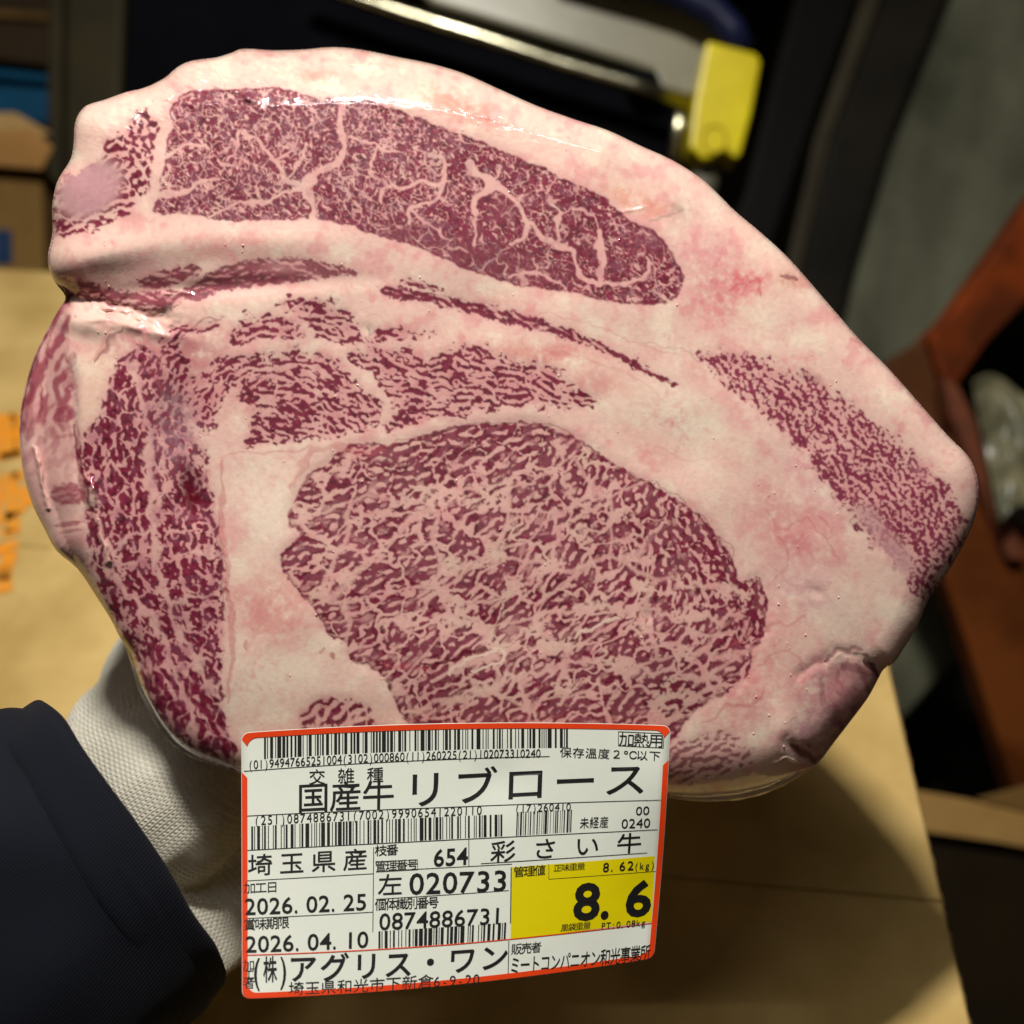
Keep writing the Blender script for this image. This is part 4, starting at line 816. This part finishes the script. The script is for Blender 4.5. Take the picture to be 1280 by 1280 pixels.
# corrugated cut edge along the right side
V, F = [], []
for i in range(150):
    y_ = yF+(yB-yF)*i/150; a = .00022*math.sin(i*2.1)+.0002*math.sin(i*5.3)
    V += [W3(xr+.0004, y_, ZC-.0049), W3(xr+.0012+a, y_, ZC-.0038), W3(xr+.0012+a, y_, ZC-.0012), W3(xr+.0004, y_, ZC-.0002)]
F = [(4*i+k, 4*i+k+1, 4*i+5+k, 4*i+4+k) for i in range(149) for k in range(3)]; mesh('cut_edge', V, F, c1, flute)
# printed carton to the left, a little lower
ZP = 1.062; x2r = xl-.0025; yP1 = G(30, 338, ZP).dot(e2)
c2 = carton('tan cardboard carton with blurred orange print on its top, left of the beef', x2r-.58, x2r, .12, yP1, ZP-.28, ZP, kraft, seam=.42)
orange = noisy('orange_ink', lin1(222, 138, 30), lin1(206, 140, 52), 60, .8, 0, .2)
V, F = [], []
def pstroke(p, q, wd):
    a = G(*p, ZP+.0008); c = G(*q, ZP+.0008); d = (c-a).normalized(); n = Vector((-d.y, d.x, 0))*wd/2; s = len(V); V.extend([a-n, c-n, c+n, a+n]); F.append((s, s+1, s+2, s+3))
for p, q in [((0,522),(22,520)),((2,545),(24,542)),((0,572),(26,566)),((10,518),(12,572)),((24,520),(27,568)),((-6,520),(-4,575)),
             ((0,600),(30,592)),((4,622),(36,612)),((14,590),(16,664)),((0,650),(30,634)),((30,610),(36,632)),((2,668),(24,660)),((-4,600),(-8,660)),
             ((-6,690),(22,678)),((4,704),(6,740)),((-8,722),(12,712)),((14,690),(2,726))]: pstroke(p, q, .0095)
pr_ = mesh('orange_print', V, F, c2, orange)
# open brown carton at the far left with its flaps up, and a carton behind
def face_box(name, pts, d, th, parent, mat, bev=.002, lab=None):
    o = slab(name, pts, d, th, parent, mat, bev)
    if lab: o['label'] = lab
    return o
kraftd = noisy('aged_board', lin1(112, 84, 42), lin1(128, 98, 52), 12, .85, 0, .3, 200); shelfw = noisy('brown_paint', lin1(52, 40, 26), lin1(64, 50, 32), 8, .7, 0, .2)
bc = empty('brown_carton', P(10, 330, 1.15), label='brown carton with a small blue print and open creased flaps, at the far left edge', cat='carton')
face_box('front_panel', [(-90,196),(52,212),(56,352),(-90,352)], 1.15, .28, bc, kraftd)
face_box('flap', [(-90,168),(40,160),(66,184),(52,212),(-90,200)], 1.13, .006, bc, kraft2)
face_box('flap', [(-90,142),(18,140),(64,166),(40,176),(-90,164)], 1.17, .006, bc, noisy('pale_board', lin1(168, 136, 84), lin1(186, 150, 96), 20))
blue = noisy('blue_plastic', lin1(10, 62, 92), lin1(16, 76, 108), 14, .45)
face_box('blue_print', [(-6,286),(14,288),(15,330),(-6,330)], 1.1488, .0008, bc, noisy('blue_ink', lin1(20, 44, 78), lin1(30, 60, 96), 150), 0)
cr_ = empty('blue_crate', P(20, 130, 1.3), label='blue plastic crate above the brown carton at the far left', cat='crate')
face_box('side_wall', [(-90,80),(62,96),(70,112),(72,156),(-90,150)], 1.30, .2, cr_, blue, .008)
face_box('rim', [(-90,76),(64,93),(66,103),(-90,88)], 1.285, .012, cr_, blue, .003)
# ---------------------------------------------------------------- shelving and steel in the background
post = noisy('olive_paint', lin1(56, 48, 26), lin1(44, 38, 20), 10, .6)
pp = empty('shelf_post', P(110, 200, 1.25), label='dull olive upright post left of the beef, behind the cartons', cat='post')
face_box('post_body', [(66,-60),(158,-60),(150,140),(146,420),(60,420),(68,180)], 1.28, .06, pp, post, .008)
face_box('post_lip', [(60,-60),(78,-60),(76,200),(72,420),(56,420)], 1.262, .02, pp, post, .004)
bd = empty('shelf_board', P(20, 40, 1.6), label='brown shelf board at the upper left corner', cat='shelf')
face_box('board', [(-90,-60),(80,-60),(80,84),(-90,64)], 1.5, .05, bd, shelfw, .004)
face_box('board_edge', [(-90,6),(80,18),(80,26),(-90,14)], 1.49, .008, bd, kraftd, .001)
tr = empty('push_cart', P(560, 150, 1.1), label='cart with black panel, chrome rail and yellow corner guard behind the beef', cat='cart')
blk = noisy('black_plastic', lin1(4, 4, 8), lin1(7, 7, 13), 20, .9, 0, 0); blk.node_tree.nodes['Principled BSDF'].inputs['Specular IOR Level'].default_value = .08; chrome = noisy('worn_chrome', lin1(190, 186, 160), lin1(150, 146, 122), 40, .22, 1, .15); gpan = noisy('grey_panel_paint', lin1(126, 122, 100), lin1(146, 140, 116), 5, .35)
navyp = noisy('navy_rubber', lin1(16, 20, 46), lin1(26, 30, 60), 12, .4); yel = noisy('yellow_plastic', lin1(232, 214, 4), lin1(214, 194, 2), 20, .35, 0, .2)
face_box('black_panel', [(158,-60),(430,-26),(640,52),(866,132),(850,200),(800,330),(150,330),(150,140)], 1.12, .03, tr, blk, .01)
tube('rail', [P(x, y, 1.07) for x, y in ((380,-26),(430,-8),(500,16),(600,47),(700,80),(790,106),(866,131))], .0088, tr, chrome, 20)
face_box('grey_panel', [(470,-60),(760,-60),(900,-10),(912,40),(880,98),(866,122),(826,112),(818,90),(790,80),(640,34),(540,4)], 1.09, .02, tr, gpan, .006)
face_box('rail_bracket', [(780,78),(822,88),(830,108),(790,100)], 1.075, .02, tr, blk, .004)
tube('bumper', [P(x, y, 1.06) for x, y in ((700,-50),(800,-22),(850,-6),(890,14),(914,38),(926,66))], .0165, tr, navyp, 24)
face_box('corner_guard', [(884,50),(946,66),(952,76),(940,140),(926,194),(918,198),(912,188),(880,200),(862,184),(868,128)], 1.035, .045, tr, yel, .009)
ringp = [P(893+15*math.cos(a), 174+17*math.sin(a), 1.0345) for a in np.linspace(0, 2*math.pi, 25)]
tube('embossed_ring', ringp, .0012, tr, noisy('dull_yellow', lin1(170, 140, 4), lin1(160, 130, 4), 30), 8)
tube('cart_leg', [P(890, 180, 1.07), P(876, 240, 1.075), P(850, 330, 1.08)], .017, tr, noisy('leg_paint', lin1(110, 108, 92), lin1(90, 88, 74), 14, .4), 20)
tube('cross_tube', [P(852, 128, 1.08), P(846, 170, 1.09), P(838, 240, 1.1)], .010, tr, chrome, 16)
face_box('bracket', [(842,136),(872,140),(866,190),(850,206),(838,200)], 1.10, .02, tr, noisy('dark_zinc', lin1(80, 78, 64), lin1(110, 106, 90), 30, .35, .6), .004)
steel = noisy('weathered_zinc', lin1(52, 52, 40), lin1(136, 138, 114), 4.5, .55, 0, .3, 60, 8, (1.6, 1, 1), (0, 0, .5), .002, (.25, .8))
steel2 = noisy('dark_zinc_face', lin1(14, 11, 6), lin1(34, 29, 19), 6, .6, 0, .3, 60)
bm2 = empty('steel_column', P(1120, 300, 1.4), label='broad slanting column of weathered grey steel, right of the beef', cat='column')
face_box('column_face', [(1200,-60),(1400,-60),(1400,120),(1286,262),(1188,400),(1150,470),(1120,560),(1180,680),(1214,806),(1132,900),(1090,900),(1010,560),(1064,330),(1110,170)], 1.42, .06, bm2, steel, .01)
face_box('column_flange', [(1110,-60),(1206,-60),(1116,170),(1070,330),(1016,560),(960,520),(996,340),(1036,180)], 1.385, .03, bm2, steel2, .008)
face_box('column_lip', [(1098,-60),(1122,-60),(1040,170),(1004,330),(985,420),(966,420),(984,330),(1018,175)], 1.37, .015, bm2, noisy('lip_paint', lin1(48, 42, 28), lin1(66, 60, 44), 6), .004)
dk = empty('dark_rail', P(1000, 150, 1.7), label='dark narrow rail with faint paler edges between the cart and the column', cat='rail')
face_box('rail_face', [(1010,-60),(1096,-60),(1020,150),(960,330),(900,420),(860,400),(930,240),(975,60)], 1.6, .05, dk, noisy('dark_brown_paint', lin1(9, 7, 4), lin1(15, 12, 8), 6, .6), .01)
face_box('pale_edge', [(1106,50),(1112,62),(1080,122),(1072,120)], 1.59, .008, dk, steel, .002)  # narrow strip paler than the rail
rust = noisy('rust_orange_paint', lin1(88, 36, 8), lin1(146, 60, 8), 9, .6, 0, .4, 90, 8, (1, 1, 1), (0, 0, 0), .002, (.4, .6)); rust2 = noisy('brown_rust', lin1(70, 40, 16), lin1(112, 62, 28), 9, .7, 0, .5, 80, 8, (1, 1, 1), (0, 0, 0), .002, (.35, .65)); rust3 = noisy('pink_rust', lin1(104, 60, 44), lin1(128, 72, 48), 26, .6)
rk = empty('rusty_rack', P(1190, 600, 1.15), label='rusty orange-brown steel rack at the right edge with a slanting arm', cat='rack')
face_box('slanting_arm', [(1160,421),(1190,390),(1330,190),(1330,330),(1236,427),(1197,482),(1176,470)], 1.15, .04, rk, rust, .004)
face_box('gusset', [(1080,470),(1160,421),(1180,462),(1200,484),(1190,560),(1240,640),(1150,660),(1110,560)], 1.165, .03, rk, rust2, .004)
face_box('upright', [(1150,600),(1190,540),(1236,560),(1262,640),(1330,700),(1330,1200),(1262,968),(1212,812),(1180,722)], 1.14, .04, rk, noisy('rust_brown_paint', lin1(86, 42, 12), lin1(118, 62, 24), 7, .5, 0, .4, 60, 8, (1, 1, 1), (0, 0, 0), .002, (.4, .6)), .004)
face_box('upright_edge', [(1180,470),(1200,484),(1232,548),(1262,640),(1284,700),(1262,700),(1226,610),(1190,520)], 1.12, .03, rk, rust3, .003)
cs = empty('crumpled_sheet', P(1250, 540, 1.1), label='crumpled greenish grey plastic sheet on the rack at the right edge', cat='sheet')
rr_ = random.Random(4); V, F = [], []
nu, nv = 14, 12
for j in range(nv+1):
    for i in range(nu+1):
        u, v = i/nu, j/nv; x = 1214+v*36+(u*130)*(1-.15*v); y = 488-26*math.exp(-((u-.2)/.22)**2)+u*22+v*180-v*u*70
        V.append(P(x, y, 1.09+.012*math.sin(u*7+v*3)+rr_.uniform(-.007, .007)+.03*u))
F = [(j*(nu+1)+i, j*(nu+1)+i+1, (j+1)*(nu+1)+i+1, (j+1)*(nu+1)+i) for j in range(nv) for i in range(nu)]
o = mesh('folded_film', V, F, cs, noisy('cloudy_plastic', lin1(92, 92, 72), lin1(148, 142, 110), 24, .3, 0, .4), True); o.modifiers.new('sub', 'SUBSURF').render_levels = 2; o.modifiers.new('s', 'SOLIDIFY').thickness = .002
# lower right: flap of another open carton far below
oc = empty('open_carton', P(1220, 1050, 1.0), label='open carton with a tan flap in the dark gap at the lower right', cat='carton')
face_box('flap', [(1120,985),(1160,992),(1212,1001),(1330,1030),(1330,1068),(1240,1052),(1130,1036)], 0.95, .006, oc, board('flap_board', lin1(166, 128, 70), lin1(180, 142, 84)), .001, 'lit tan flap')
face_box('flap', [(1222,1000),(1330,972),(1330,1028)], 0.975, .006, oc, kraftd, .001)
dbox = noisy('shaded_board', lin1(30, 22, 10), lin1(40, 30, 14), 8)  # shade of the gap put into the panel's colour
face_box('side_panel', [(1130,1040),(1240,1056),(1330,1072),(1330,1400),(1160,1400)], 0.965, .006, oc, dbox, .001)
# ---------------------------------------------------------------- floor, back wall
fl = box('floor', (0, 2, -.05), (12, 12, .1), 0, None, noisy('dark_concrete', lin1(22, 19, 14), lin1(34, 30, 22), 3, .8, 0, .3, 60)); tag(fl, kind='structure')  # concrete darkened further in place of shade from shelves overhead
wl = box('back_wall', (0, 4.2, 2), (12, .1, 4), 0, None, noisy('dark_wall_paint', lin1(26, 22, 14), lin1(36, 30, 20), 1.2, .8)); tag(wl, kind='structure')
